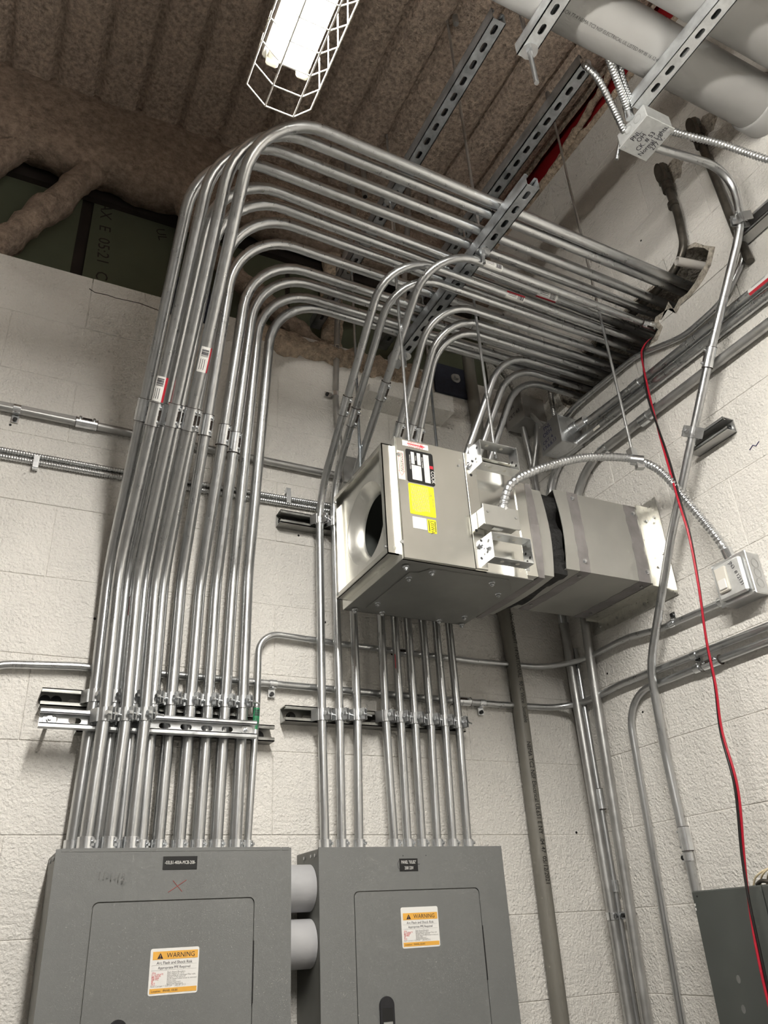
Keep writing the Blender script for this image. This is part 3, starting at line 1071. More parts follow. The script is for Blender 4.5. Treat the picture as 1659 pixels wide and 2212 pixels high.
# PVC riser with print
pv = conduit([(1.294, -.026, 1.1), (1.299, -.026, 2.33), (1.281, -.026, 2.65), (1.272, -.026, 3.62)], [1.0, 1.0], .0225,
             'grey-brown plastic riser with printed lettering by the corner', 'pvc_dull', name='plastic_riser', cat='pipe')
for s_, z in (('INC CONDUIT  14 NATIONAL  90 C Wire  Suitable', 2.56), ('NEMA TC2 NSF Electrical UL651 E NY  .04 47  05/12/2021', 2.15)):
    text('print', s_, .020, (1.290, -.0487, z), (.004, 0, -1), (1, 0, .004), 'black', pv, squeeze=.8)

# corner risers
c1 = conduit([(1.492, -.062, 1.1), (1.490, -.069, 2.545)], [], .0148, 'left of the three corner risers, capped with a collar under the duct', 'galv_dull', group='corner risers')
MB().cyl((1.490, -.069, 2.535), (1.490, -.069, 2.575), .0185, 16).build('collar', 'zinc', c1)
strap(c1, (1.491, -.0655, 1.675), (0, 0, 1), (-1, 0, 0), .0148)
c2 = conduit([(1.511, -.068, 1.1), (1.511, -.076, 2.45)], [], .0085, 'thin middle riser of the three in the corner', 'galv_pipe', group='corner risers')
coupling(c2, (1.511, -.0755, 1.985), (0, 0, 1), (-1, .5, 0), .0085)
MB().cyl((1.511, -.074, 1.735), (1.511, -.074, 1.765), .0115, 14).build('coupling', 'zinc', c2)
c3 = conduit([(1.503, -.106, 1.1), (1.501, -.150, 2.35), (1.499, -.168, 2.70), (1.505, -.235, 3.033), (1.510, -1.9, 3.030)], [.6, .6, .20], R100,
             'right corner riser bending at the top to run along the right wall', 'galv_dull', group='corner risers')
for y in (-.37, -.56):
    MB().cyl((1.509, y, 3.031), (1.509, y - .035, 3.031), R100 + .004, 16).build('coupling', 'zinc', c3)
strap(c3, (1.509, -.61, 3.031), (0, -1, 0), (-1, 0, 0), R100, True)
# conduits along the right wall above
B1 = conduit([(1.500, -.352, 3.165), (1.511, -.62, 3.160), (1.511, -1.9, 3.14)], [1.0], R100, 'upper level conduit leaving the OEH box along the right wall', group='right wall conduits')
MB().cyl((1.511, -.555, 3.161), (1.511, -.595, 3.161), R100 + .004, 16).build('coupling', 'zinc', B1)
sticker(B1, (1.511, -1.085, 3.153), (0, -1, 0), (-1, 0, .25), R100, .11, red=1)
text('handwriting', 'OEH', .022, (1.4947, -.405, 3.157), (0, -1, .04), (0, .04, 1), 'ink_blue', B1)
B2 = conduit([(1.507, -.06, 2.80), (1.507, -.10, 3.126), (1.510, -.6, 3.122), (1.511, -1.9, 3.096)], [.16, 1.0], R100,
             'middle level conduit under the OEH box along the right wall', group='right wall conduits')
MB().box(1.4945, 1.496, -.40, -.37, 3.110, 3.128).build('torn_paper', 'paper_pale', B2)
# slim conduit hooking up from the OEH box past the hole
R2 = conduit([(1.49, -.215, 3.235), (1.500, -.30, 3.262), (1.512, -.60, 3.262), (1.512, -.79, 3.194), (1.512, -.95, 3.20), (1.514, -1.06, 3.29), (1.514, -1.058, 3.45), (1.514, -1.047, 3.70)],
             [.1, .2, .2, .15, .12, .3], R50, 'slim conduit hooking up from the OEH box past the broken hole', group='right wall conduits')
# dark rigid drops with access fittings
def lb(y, z, pts, label):
    t = conduit(pts, [.3, .12, .3][:len(pts) - 2], .0125, label, 'rigid_dark', name='rigid_conduit', group='dark conduit drops')
    x = 1.500
    b = MB()
    b.bevbox(x - .020, x + .016, y - .019, y + .019, z - .035, z + .055, .009)
    b.cyl((x, y, z - .062), (x, y, z - .03), .0185, 14)
    bo = b.build('access_fitting', 'rigid_dark', t)
    cv = []
    for k in range(20):
        a = 2 * PI * k / 20
        cv.append((.015 * math.cos(a), .034 * math.sin(a) + (.008 if math.sin(a) > 0 else -.008)))
    MB().poly(cv, [], .004, ((x - .020, y, z + .010), (0, -1, 0), (0, 0, 1))).build('cover', 'rigid_dark', bo)
    MB().cyl((x, y, z - .135), (x, y, z - .118), .017, 14).build('coupling', 'rigid_dark', t)
    r_ = random.Random(int(-y * 1000))
    sp = [(math.cos(2 * PI * k / 16) * r_.uniform(.030, .050), math.sin(2 * PI * k / 16) * r_.uniform(.03, .052)) for k in range(16)]
    MB().poly(sp, [], .002, ((XR + .0005, y - .02, z + .02), (0, -1, 0), (0, 0, 1))).build('patch', 'concrete', t)
    return t


lb(-.895, 3.765, [(1.500, -.895, 3.75), (1.505, -.897, 3.60), (1.508, -.880, 3.43), (1.510, -.72, 3.415), (1.525, -.20, 3.43)],
   'dark rigid conduit with an access fitting curling down behind the conduit bank')
lb(-1.045, 3.80, [(1.500, -1.045, 3.79), (1.508, -1.047, 3.58), (1.508, -1.05, 3.36), (1.512, -1.055, 3.25)],
   'dark rigid conduit with an access fitting at upper right')

# long slanted conduit from the PNL box down to the dark grey cabinet
R3 = conduit([(1.19, -1.09, 3.515), (1.452, -1.125, 3.515), (1.466, -1.10, 3.34), (1.466, -.881, 3.03), (1.466, -.60, 2.60), (1.480, -.408, 2.285), (1.500, -.378, 2.05), (1.500, -.382, 1.70)],
             [.10, .25, 1.0, 1.0, .25, .3], R75, 'long slanted conduit crossing the right wall down to the dark cabinet', group='right wall conduits')
coupling(R3, (1.466, -.881, 3.03), Vector((0, -.281, .43)), (-1, .6, .4), R75)
coupling(R3, (1.500, -.384, 1.840), (0, 0, 1), (-.2, 1, 0), R75)
strap(R3, (1.500, -.383, 1.797), (0, 0, 1), (-1, 0, 0), R75, True)
clamp(R3, (1.466, -.765, 2.852), Vector((0, -.281, .43)), (-1, .7, 0), R75)
clamp(R3, (1.466, -1.10, 3.345), Vector((0, -.0, 1)), (-1, .7, 0), R75)

# open plastic stub in the broken wall
ps = thing('plastic_stub', (XR + .05, -.90, 3.38), 'open pale plastic pipe stub sticking out of the broken wall', 'pipe')
m = MB()
a, b = Vector((XR - .055, -.868, 3.412)), Vector((XR + .10, -.905, 3.40))
m.tube([a, b], .0135, 16, False)
m.tube([b, a], .0110, 16, False)
ax = (b - a).normalized()
fr = frame(a, ax, (0, 0, 1))
vs = [fr @ Vector((rr * math.cos(2 * PI * k / 16), rr * math.sin(2 * PI * k / 16), 0)) for k in range(16) for rr in (.0135, .0110)]
m.add(vs, [(2 * k, (2 * k + 2) % 32, (2 * k + 3) % 32, 2 * k + 1) for k in range(16)])
m.build('pipe', 'pvc_pale', ps)

# ------------------------------------------------------------------ big grey plastic pipes on the upper struts
def big_pipe(y, z, r, label, band=True):
    t = thing('plastic_pipe', (0, y, z), label, 'pipe', 'large grey plastic pipes')
    MB().tube([(-.1, y, z), (XR + .03, y, z)], r, 40).build('pipe', 'pvc_grey', t)
    if band:
        MB().tube([(1.462, y, z), (1.466, y, z), (XR - .001, y, z)], r, 40, True, [r + .001, r + .0075, r + .0075]).build('collar', 'pvc_grey', t)
    return t


pp = big_pipe(-1.246, 3.6625, .0705, 'lower of two large grey plastic pipes at top right')
th = math.radians(88)
text('print', 'SCH 77-4 NEMA TC2 NSF ELECTRICAL UL LISTED NY 05 16 12:48:17', .0125, (.785, -1.246 - .0707 * math.cos(th), 3.6625 - .0707 * math.sin(th)),
     (1, 0, 0), (0, -math.sin(th), math.cos(th)), 'pencil', pp, squeeze=.86)
big_pipe(-1.405, 3.6625, .0705, 'upper of two large grey plastic pipes at top right', False)

# ------------------------------------------------------------------ junction boxes
def sq_box(name, label, x0, x1, y0, y1, z0, z1, face, m='galv', knock=()):
    """steel box with a cover on one face and knock-out rings on others"""
    t = thing(name, ((x0 + x1) / 2, (y0 + y1) / 2, z0), label, 'junction box', 'junction boxes')
    MB().bevbox(x0, x1, y0, y1, z0, z1, .0025).build('body', m, t)
    e = .003
    if face == '-x':
        c = MB().bevbox(x0 - .004, x0, y0 - e, y1 + e, z0 - e, z1 + e, .0015)
    else:
        c = MB().bevbox(x0 - e, x1 + e, y0 - e, y1 + e, z0 - .004, z0, .0015)
    cv = c.build('cover', m, t)
    for p, d in knock:
        k = MB()
        fr = frame(p, d, (.1, .2, 1))
        for rr in (.0115,):
            vs = [fr @ Vector((q * math.cos(2 * PI * i / 20), q * math.sin(2 * PI * i / 20), .0004)) for i in range(20) for q in (rr, rr + .0014)]
            k.add(vs, [(2 * i, 2 * i + 1, (2 * i + 3) % 40, (2 * i + 2) % 40) for i in range(20)])
        k.build('knockout', 'galv_dull', t)
    return t, cv


pnl, cv = sq_box('junction_box', 'junction box under the strut end, hand-lettered PNL OH CK 53', 1.105, 1.197, -1.164, -1.060, 3.500, 3.549, '-z', 'galv_white',
                 [((1.105, -1.10, 3.524), (-1, 0, 0)), ((1.105, -1.135, 3.524), (-1, 0, 0)), ((1.14, -1.060, 3.524), (0, 1, 0))])
for s_, yy, k in (('PNL.', -1.092, 0), ('OH', -1.096, 1), ('CK. # 53', -1.074, 2), ('Normal Lights.', -1.064, 3), ('277 V.', -1.092, 4)):
    text('handwriting', s_, .0205, (1.1225 + .0172 * k, yy, 3.4955), (.06, -1, 0), (-1, -.06, 0), 'ink', cv, squeeze=.82)
for x, y in ((1.113, -1.068), (1.189, -1.156)):
    hexbolt(pnl, (x, y, 3.496), (0, 0, -1), .0035, .003, 'zinc', 'screw')
MB().cyl((1.118, -1.055, 3.535), (1.118, -1.030, 3.495), .006, 10).build('connector', 'zinc', pnl)
MB().cyl((1.098, -1.12, 3.54), (1.088, -1.128, 3.575), .012, 12).build('connector', 'zinc', pnl)

oeh, cv = sq_box('junction_box', 'junction box on the right wall, hand-lettered PNL OEH', 1.432, XR, -.283, -.178, 3.112, 3.222, '-x', 'galv',
                 [((1.475, -.283, 3.195), (0, -1, 0)), ((1.505, -.283, 3.135), (0, -1, 0)), ((1.462, -.283, 3.14), (0, -1, 0)), ((1.46, -.21, 3.112), (0, 0, -1)), ((1.50, -.25, 3.112), (0, 0, -1))])
for s_, yy, zz, sz in (('PNL', -.205, 3.196, .022), ('OEH', -.197, 3.172, .024), ('CKT. 4', -.190, 3.146, .019), ('1,3,6,8,13', -.184, 3.124, .020)):
    text('handwriting', s_, sz, (1.4275, yy, zz), (0, -1, .08), (0, .08, 1), 'ink_blue', cv)
MB().cyl((1.485, -.283, 3.172), (1.487, -.312, 3.171), .0195, 18).build('connector', 'zinc', oeh)
MB().cyl((1.487, -.312, 3.171), (1.489, -.352, 3.168), .0175, 18).build('connector', 'zinc', oeh)
MB().cyl((1.478, -.20, 3.222), (1.487, -.21, 3.240), .013, 14).build('connector', 'zinc', oeh)
oh, cv = sq_box('junction_box', 'shaded junction box high in the corner, lettered OH CKT 43', 1.425, XR, -.118, -.016, 3.316, 3.422, '-x', 'galv_dull',
                [((1.475, -.118, 3.37), (0, -1, 0)), ((1.475, -.05, 3.316), (0, 0, -1))])
for s_, yy, zz in (('OH', -.038, 3.385), ('CKT 43', -.030, 3.350)):
    text('handwriting', s_, .022, (1.4205, yy, zz), (0, -1, .05), (0, .05, 1), 'ink', cv)
MB().cyl((1.46, -.06, 3.422), (1.455, -.06, 3.46), .0125, 12).build('connector', 'zinc', oh)
tag(corrugated(spline([(1.455, -.06, 3.455), (1.44, -.04, 3.54), (1.43, .0, 3.64), (1.42, .06, 3.75)]), .0085, .006, .0013, 10).build('flexible_cable', 'galv_dull'),
    'armoured cable rising from the shaded corner box', 'cable', 'short armoured cables')
tag(corrugated(spline([(1.462, -.115, 3.335), (1.448, -.15, 3.29), (1.445, -.185, 3.232)]), .0075, .006, .0012, 8).build('flexible_cable', 'galv_dull'),
    'armoured cable linking the two boxes by the corner', 'cable', 'short armoured cables')
tag(corrugated(spline([(1.50, -.197, 3.225), (1.498, -.195, 3.32), (1.505, -.19, 3.42)]), .008, .006, .0012, 8).build('flexible_cable', 'galv_dull'),
    'armoured cable rising from the OEH box beside the bank', 'cable', 'short armoured cables')
for a_, lab in (([(1.462, -.055, 3.318), (1.480, -.045, 3.21), (1.497, -.030, 3.12), (1.500, -.030, 2.60)], 'left short riser under the shaded corner box'),
                ([(1.500, -.092, 3.318), (1.492, -.085, 3.24), (1.490, -.040, 3.14), (1.478, -.060, 2.95), (1.478, -.060, 2.60)], 'right short riser under the shaded corner box')):
    conduit(a_, [.12] * (len(a_) - 2), .0115, lab, 'galv_dull', group='corner risers')

# switch box on the right wall
swb, cv = sq_box('switch_box', 'steel switch box with a pale rocker plate on the right wall', 1.478, XR, -.806, -.700, 2.358, 2.470, '-x', 'galv',
                 [((1.503, -.806, 2.440), (0, -1, 0)), ((1.503, -.806, 2.413), (0, -1, 0)), ((1.503, -.806, 2.386), (0, -1, 0))])
MB().bevbox(1.462, 1.475, -.796, -.708, 2.366, 2.462, .005).build('raised_cover', 'galv_white', swb)
rk = MB().bevbox(1.455, 1.463, -.752, -.718, 2.384, 2.450, .002).build('rocker', 'paper_pale', swb)
MB().bevbox(1.4515, 1.456, -.747, -.723, 2.390, 2.4165, .0015).build('paddle', 'white_label', rk)
text('handwriting', 'JN3  #', .014, (1.4615, -.763, 2.452), (0, -.35, -1), (0, -1, .35), 'ink', swb)
text('handwriting', '12131', .014, (1.4615, -.775, 2.415), (0, -.25, -1), (0, -1, .25), 'ink', swb)
for y, z in ((-.703, 2.466), (-.803, 2.362)):
    hexbolt(swb, (1.474, y, z), (-1, 0, 0), .0035, .003, 'zinc', 'screw')
MB().cyl((1.503, -.700, 2.384), (1.505, -.672, 2.385), .0135, 14).build('connector', 'zinc', swb)
MB().cyl((1.490, -.752, 2.470), (1.478, -.754, 2.500), .0145, 14).build('connector', 'zinc', swb)

# flexible conduit looping from the fan to the switch box
fl = thing('flexible_conduit', (.943, -.55, 2.62), 'ribbed flexible conduit looping from the fan to the switch box', 'conduit')
corrugated(spline([(.938, -.548, 2.612), (.946, -.552, 2.645), (.963, -.560, 2.687), (1.000, -.575, 2.716), (1.071, -.590, 2.752), (1.178, -.605, 2.794),
                   (1.285, -.620, 2.815), (1.368, -.634, 2.815), (1.400, -.680, 2.757), (1.440, -.712, 2.645), (1.465, -.740, 2.552), (1.478, -.754, 2.495)]),
           .0098, .0092, .0021, 14).build('ribbed_tube', 'galv', fl)
MB().cyl((.936, -.546, 2.608), (.940, -.549, 2.622), .0145, 14).build('connector', 'zinc', fl)
k_ = MB()
k_.tube([(1.352, -.627, 2.817), (1.378, -.648, 2.806)], .0155, 14)
k_.box(1.347, 1.368, -.642, -.622, 2.826, 2.850)
k_.obox((1.368, -.640, 2.792), (.010, -.004, 0), (.003, .008, 0), (0, 0, .009))
k_.build('hanger_clip', 'zinc', fl)

# cables between the ceiling strut and the PNL box
for pts, r, lab in (([(.985, -1.125, 3.70), (.96, -1.135, 3.66), (.99, -1.138, 3.62), (1.045, -1.115, 3.585), (1.108, -1.085, 3.535)], .0085, 'short armoured cable curving from the ceiling strut to the PNL box'),
                    ([(.97, -1.20, 3.66), (1.013, -1.174, 3.62), (1.095, -1.125, 3.56)], .0105, 'thick armoured cable entering the PNL box'),
                    ([(1.01, -1.205, 3.66), (1.053, -1.164, 3.62), (1.10, -1.135, 3.565)], .0085, 'thin armoured cable entering the PNL box')):
    tag(corrugated(spline(pts), r, .0065, .0013, 10).build('flexible_cable', 'galv'), lab, 'cable', 'short armoured cables')
tag(corrugated(spline([(1.197, -1.135, 3.535), (1.28, -1.161, 3.513), (1.35, -1.186, 3.492), (1.45, -1.231, 3.43), (1.50, -1.27, 3.39)]), .0085, .0075, .0018, 10).build('flexible_cable', 'galv'),
    'armoured cable running right from the PNL box to the wall', 'cable', 'short armoured cables')

# ------------------------------------------------------------------ inline fan
FX0, FX1, FY0, FY1, FZ0, FZ1 = .650, 1.030, -.520, -.168, 2.444, 2.790
fan = thing('inline_fan', (.82, -.345, FZ0), 'square galvanised inline fan hung beside the wall, with round inlet and labels', 'fan')
h = MB()
h.box(FX0, .888, FY0 + .004, FY0 + .006, FZ0, FZ1)
h.box(FX0, FX1, FY1 - .002, FY1, FZ0, FZ1)
h.box(FX0, FX1, FY0 + .004, FY1, FZ1 - .002, FZ1)
h.box(.884, .888, FY0 + .006, FY0 + .03, FZ0 + .01, FZ1 - .004)
h.box(.888, FX1, FY0 + .026, FY0 + .028, FZ0 + .012, FZ1 - .012)
h.box(.888, FX1, FY0 + .026, FY1, FZ1 - .014, FZ1 - .012)
h.build('housing', 'sheet_bright', fan)
fp = MB()
fp.bevbox(FX0 + .002, .853, FY0 - .001, FY0 + .004, FZ0 + .003, FZ1 - .001, .0012)
fp.build('front_panel', 'sheet_bright', fan)
fs_ = MB()
fs_.bevbox(.854, .889, FY0 - .003, FY0 + .005, FZ0 + .004, FZ1 - .003, .001)
fs_.build('side_flange', 'sheet_bright', fan)
for x, z in ((.866, 2.555), (.877, 2.528), (.881, 2.508), (.872, 2.478), (.870, 2.72), (.866, 2.755), (.879, 2.765)):
    MB().cyl((x, FY0 - .0033, z), (x, FY0 - .0028, z), .0042, 10).build('bolt_hole', 'black', fan)
for x, z in ((.873, 2.512), (.868, 2.745)):
    hexbolt(fan, (x, FY0 - .003, z), (0, -1, 0), .007, .006, 'zinc', washer=.010, stem=.005)
# inlet end: frame, plate, spun cone
fr_ = MB()
fy0, fy1, fz0, fz1 = -.504, -.198, 2.460, 2.772
for a, b, c, d in ((fy0, fy1, fz1 - .003, fz1), (fy0, fy1, fz0, fz0 + .003)):
    fr_.box(.617, .652, a, b, c, d)
for a in (fy0, fy1 - .003):
    fr_.box(.617, .652, a, a + .003, fz0, fz1)
fr_.build('inlet_frame', 'sheet_bright', fan)
for nm, (a, b, c, d) in (('frame_lip', (fy0, fy1, fz1 - .014, fz1)), ('frame_lip', (fy0, fy1, fz0, fz0 + .014)), ('frame_lip', (fy0, fy0 + .014, fz0 + .014, fz1 - .014)),
                         ('frame_lip', (fy1 - .014, fy1, fz0 + .014, fz1 - .014))):
    MB().box(.617, .620, a, b, c, d).build(nm, 'sheet_bright', fan)
yc, zc = -.362, 2.612
ip = MB()
circ = [(yc + .112 * math.cos(2 * PI * k / 48), zc + .112 * math.sin(2 * PI * k / 48)) for k in range(48)]
ip.poly([(fy0 + .003, fz0 + .003), (fy1 - .003, fz0 + .003), (fy1 - .003, fz1 - .003), (fy0 + .003, fz1 - .003)], [circ], .002, ((.632, 0, 0), (0, 1, 0), (0, 0, 1)))
ip.poly([(FY0, FZ0), (FY1, FZ0), (FY1, FZ1), (FY0, FZ1)], [circ], .002, ((.648, 0, 0), (0, 1, 0), (0, 0, 1)))
ip.build('inlet_plate', 'spun_metal', fan)
cone = MB()
prof = [(.632, .1125), (.6345, .111), (.640, .107), (.646, .101), (.653, .095), (.661, .090), (.668, .0875), (.672, .087)]
n = 48
vs = [(px, yc + rr * math.cos(2 * PI * k / n), zc + rr * math.sin(2 * PI * k / n)) for px, rr in prof for k in range(n)]
cone.add(vs, [(i * n + k, i * n + (k + 1) % n, (i + 1) * n + (k + 1) % n, (i + 1) * n + k) for i in range(len(prof) - 1) for k in range(n)], True)
cone.build('inlet_cone', 'spun_metal', fan)
wh = MB()
wh.cyl((.72, yc, zc), (.80, yc, zc), .035, 24)
for k in range(12):
    a = 2 * PI * k / 12
    c = Vector((.76, yc + .10 * math.cos(a), zc + .10 * math.sin(a)))
    wh.obox(c, (.035, 0, 0), (0, .022 * math.cos(a + .8), .022 * math.sin(a + .8)), (0, -.001 * math.sin(a + .8), .001 * math.cos(a + .8)))
wh.cyl((.795, yc, zc), (.80, yc, zc), .125, 32)
wh.tube([(.674, yc, zc), (.795, yc, zc)], .124, 32, False)  # dark shell added round the wheel so the inlet throat reads as shaded
wh.tube([(.795, yc, zc), (.674, yc, zc)], .122, 32, False)
wh.build('wheel_and_shade_shell', 'box_dark_grey', fan)
for y, z in ((-.205, 2.752), (-.497, 2.480), (-.205, 2.472)):
    hexbolt(fan, (.6168, y, z), (-1, 0, 0), .004, .003, 'zinc', 'screw')
# bottom: access plate with screws and lifting notch
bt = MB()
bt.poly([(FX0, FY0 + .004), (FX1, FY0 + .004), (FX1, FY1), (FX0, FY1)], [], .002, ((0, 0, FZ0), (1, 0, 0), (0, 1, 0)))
bt.build('bottom_panel', 'sheet_shaded', fan)
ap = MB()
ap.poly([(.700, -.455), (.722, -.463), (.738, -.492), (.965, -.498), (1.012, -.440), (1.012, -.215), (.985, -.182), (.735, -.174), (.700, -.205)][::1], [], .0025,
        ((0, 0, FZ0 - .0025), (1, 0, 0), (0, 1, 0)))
ap.build('access_plate', 'sheet_shaded', fan)
for x, y in ((.674, -.487), (.712, -.430), (.750, -.480), (.930, -.473), (.988, -.414), (.712, -.251), (.674, -.189), (.754, -.194), (.936, -.190), (.990, -.239), (1.018, -.178)):
    hexbolt(fan, (x, y, FZ0 - .0025), (0, 0, -1), .0062, .006, 'zinc', washer=.0085, stem=.003)
# mounting brackets: short rectangular tubes open to the front
for z0, z1 in ((2.745, 2.817), (2.470, 2.540)):
    x0, x1, y0, y1 = .887, 1.008, -.556, -.520
    b = MB()
    t_ = .002
    b.poly([(x0, z0), (x1, z0), (x1, z1), (x0, z1)], [[(x0 + t_, z0 + t_), (x1 - t_, z0 + t_), (x1 - t_, z1 - t_), (x0 + t_, z1 - t_)]], y1 - y0,
           ((0, y1, 0), (1, 0, 0), (0, 0, 1)))
    b.box(x0 - .014, x0 + .002, y1 - .002, y1, z0 - .004, z1 + .004)
    b.box(x1 - .002, x1 + .010, y1 - .002, y1, z0 - .004, z1 + .004)
    br = b.build('mounting_bracket', 'galv', fan)
    for xx in (x0 + .035, x0 + .082):
        MB().cyl((xx, -.538, z0 - .0004), (xx, -.538, z0 + .0024), .0052, 12).build('punched_hole', 'white_enamel', br)  # white discs paint the brightness seen through these holes
        MB().cyl((xx, -.538, z1 - .0025), (xx, -.538, z1 - .0016), .0052, 12).build('punched_hole', 'white_enamel', br)
    for yy, zz in ((-.545, .30), (-.530, .55), (-.532, .22)):
        MB().cyl((x1 - .0025, yy, z0 + (z1 - z0) * zz), (x1 - .0016, yy, z0 + (z1 - z0) * zz), .004, 10).build('punched_hole', 'black', br)
    for yy, zz in ((-.540, .75), (-.530, .35)):
        MB().cyl((x0 - .0004, yy, z0 + (z1 - z0) * zz), (x0 + .0004, yy, z0 + (z1 - z0) * zz), .004, 10).build('punched_hole', 'black', br)
# wiring box on the fan
wb = MB().bevbox(.873, .974, -.558, -.523, 2.562, 2.612, .002).build('wiring_box', 'sheet_duct', fan)
MB().bevbox(.868, .978, -.561, -.558, 2.556, 2.616, .0012).build('cover', 'sheet_duct', wb)
for x, z in ((.880, 2.594), (.966, 2.590)):
    hexbolt(wb, (x, -.561, z), (0, -1, 0), .0032, .002, 'galv_dull', 'screw')
MB().box(.905, .935, -.546, -.534, 2.5595, 2.5615).build('knockout', 'zinc', wb)
for x, z in ((.667, 2.735), (.660, 2.487)):
    hexbolt(fan, (x - .012, FY0 - .001, z), (0, -1, 0), .005, .003, 'zinc', 'screw')
hexbolt(fan, (.835, FY0 - .001, 2.742), (0, -1, 0), .0035, .003, 'zinc', 'screw')
# labels on the front panel
FYL = FY0 - .0012
fe, fu = (1, 0, 0), (0, 0, 1)


def flabel(x0, x1, z0, z1, m, rnd=.002):
    return plate('label', (x0, FYL, z0), fe, fu, x1 - x0, z1 - z0, m, fan, .0005, rnd)


FT = FYL - .0006
lb_ = flabel(.670, .746, 2.767, 2.783, 'white_label', 0)
text('print', 'AIRFLOW', .0085, (.708, FT, 2.7775), fe, fu, 'red_print', lb_, 'CENTER', 1.25)
text('print', 'AIRFLOW', .0085, (.708, FT, 2.7725), (-1, 0, 0), (0, 0, -1), 'red_print', lb_, 'CENTER', 1.25)
MB().poly([(.684, 2.7735), (.722, 2.7735), (.722, 2.7712), (.738, 2.775), (.722, 2.7788), (.722, 2.7765), (.684, 2.7765)], [], .0002,
          ((0, FT - .0001, 0), fe, fu)).build('arrow', 'red_tape', lb_)
lb_ = flabel(.652, .6715, 2.663, 2.748, 'paper_pale', .001)
text('print', 'ROTATION', .0115, (.6595, FT, 2.741), (0, 0, -1), (1, 0, 0), 'pencil', lb_, squeeze=.92)
ar = [(.6555, 2.743), (.6680, 2.743), (.6680, 2.688), (.6705, 2.688), (.6618, 2.674), (.6530, 2.688), (.6555, 2.688)]
ar2 = [(.6562, 2.7423), (.6673, 2.7423), (.6673, 2.6873), (.6690, 2.6873), (.6618, 2.6752), (.6546, 2.6873), (.6562, 2.6873)]
MB().poly(ar, [ar2], .0002, ((0, FT, 0), fe, fu)).build('arrow', 'red_print', lb_)
lb_ = flabel(.677, .757, 2.661, 2.759, 'black', .006)
for x0, x1, z0, z1 in ((.692, .7015, 2.716, 2.752), (.7095, .7195, 2.716, 2.752), (.692, .7195, 2.670, 2.713), (.728, .744, 2.668, 2.752)):
    pl = plate('form_field', (x0, FT, z0), fe, fu, x1 - x0, z1 - z0, 'white_label', lb_, .0002)
g_ = MB()
for x in (.6955, .6985, .713, .716, .7325, .737, .7405):
    g_.box(x, x + .0005, FT - .0005, FT - .0003, 2.672, 2.75)
g_.build('rules', 'grey_print', lb_)
text('print', 'COOK', .0155, (.7475, FT, 2.706), (0, 0, -1), (1, 0, 0), 'white_label', lb_, squeeze=.8)
pl = plate('emblem', (.7455, FT, 2.712), fe, fu, .0095, .009, 'red_tape', lb_, .0002)
text('print', 'FANS AND BLOWERS', .0045, (.6865, FT, 2.742), (0, 0, -1), (1, 0, 0), 'white_label', lb_)
text('print', 'MODEL', .0045, (.7035, FT, 2.742), (0, 0, -1), (1, 0, 0), 'white_label', lb_)
text('print', 'SERIAL NUMBER', .0045, (.7225, FT, 2.742), (0, 0, -1), (1, 0, 0), 'white_label', lb_)
lb_ = flabel(.678, .751, 2.570, 2.657, 'yellow_label', .003)
g_ = MB()
x = .685
while x < .735:
    z_ = 2.652
    while z_ > 2.582:
        w = random.uniform(.004, .011)
        g_.box(x, x + .0011, FT - .0002, FT, max(2.578, z_ - w), z_)
        z_ -= w + .0018
    x += .0034
g_.build('fine_print', 'grey_print', lb_)
text('print', 'UL', .0095, (.7375, FT, 2.638), (0, 0, -1), (1, 0, 0), 'pencil', lb_)
text('print', 'IMPORTANT', .005, (.744, FT, 2.625), (0, 0, -1), (1, 0, 0), 'pencil', lb_)
flabel(.683, .722, 2.531, 2.563, 'white_label', 0)
lb_ = flabel(.7245, .749, 2.525, 2.563, 'yellow_label', .002)
text('print', 'USWA', .0145, (.7330, FT, 2.5595), (0, 0, -1), (1, 0, 0), 'ink', lb_, squeeze=.88)
MB().box(.7275, .7295, FT - .0002, FT, 2.529, 2.559).build('print', 'ink', lb_)
MB().box(.7450, .7470, FT - .0002, FT, 2.529, 2.559).build('print', 'ink', lb_)

# ------------------------------------------------------------------ duct to the wall
duct = thing('air_duct', (1.33, -.343, 2.50), 'grey sheet-metal duct with black flexible joint and wall flange', 'duct')
DY0, DY1, DZ0, DZ1 = -.491, -.195, 2.508, 2.755


def sleeve(x0, x1, y0, y1, z0, z1, bow0=0, bow1=0, nseg=8, t=.002):
    """rectangular sleeve along x; bow shifts the ends of the front and bottom sheets outwards in the middle"""
    m = MB()
    prm = []
    for (a, b) in (((y0, z0), (y0, z1)), ((y0, z1), (y1, z1)), ((y1, z1), (y1, z0)), ((y1, z0), (y0, z0))):
        for k in range(nseg):
            f = k / nseg
            prm.append((a[0] + (b[0] - a[0]) * f, a[1] + (b[1] - a[1]) * f, math.sin(PI * f)))
    N = len(prm)
    vs = [(x0 + bow0 * s, y, z) for y, z, s in prm] + [(x1 + bow1 * s, y, z) for y, z, s in prm]
    m.add(vs, [(k, N + k, N + (k + 1) % N, (k + 1) % N) for k in range(N)])
    ym, zm = (y0 + y1) / 2, (z0 + z1) / 2
    vi = [(p[0], ym + (p[1] - ym) * .985, zm + (p[2] - zm) * .985) for p in vs]
    m.add(vi, [(k, (k + 1) % N, N + (k + 1) % N, N + k) for k in range(N)])
    for e in (0, N):
        m.add([vs[e + k] for k in range(N)] + [vi[e + k] for k in range(N)], [(k, (k + 1) % N, N + (k + 1) % N, N + k) for k in range(N)])
    return m


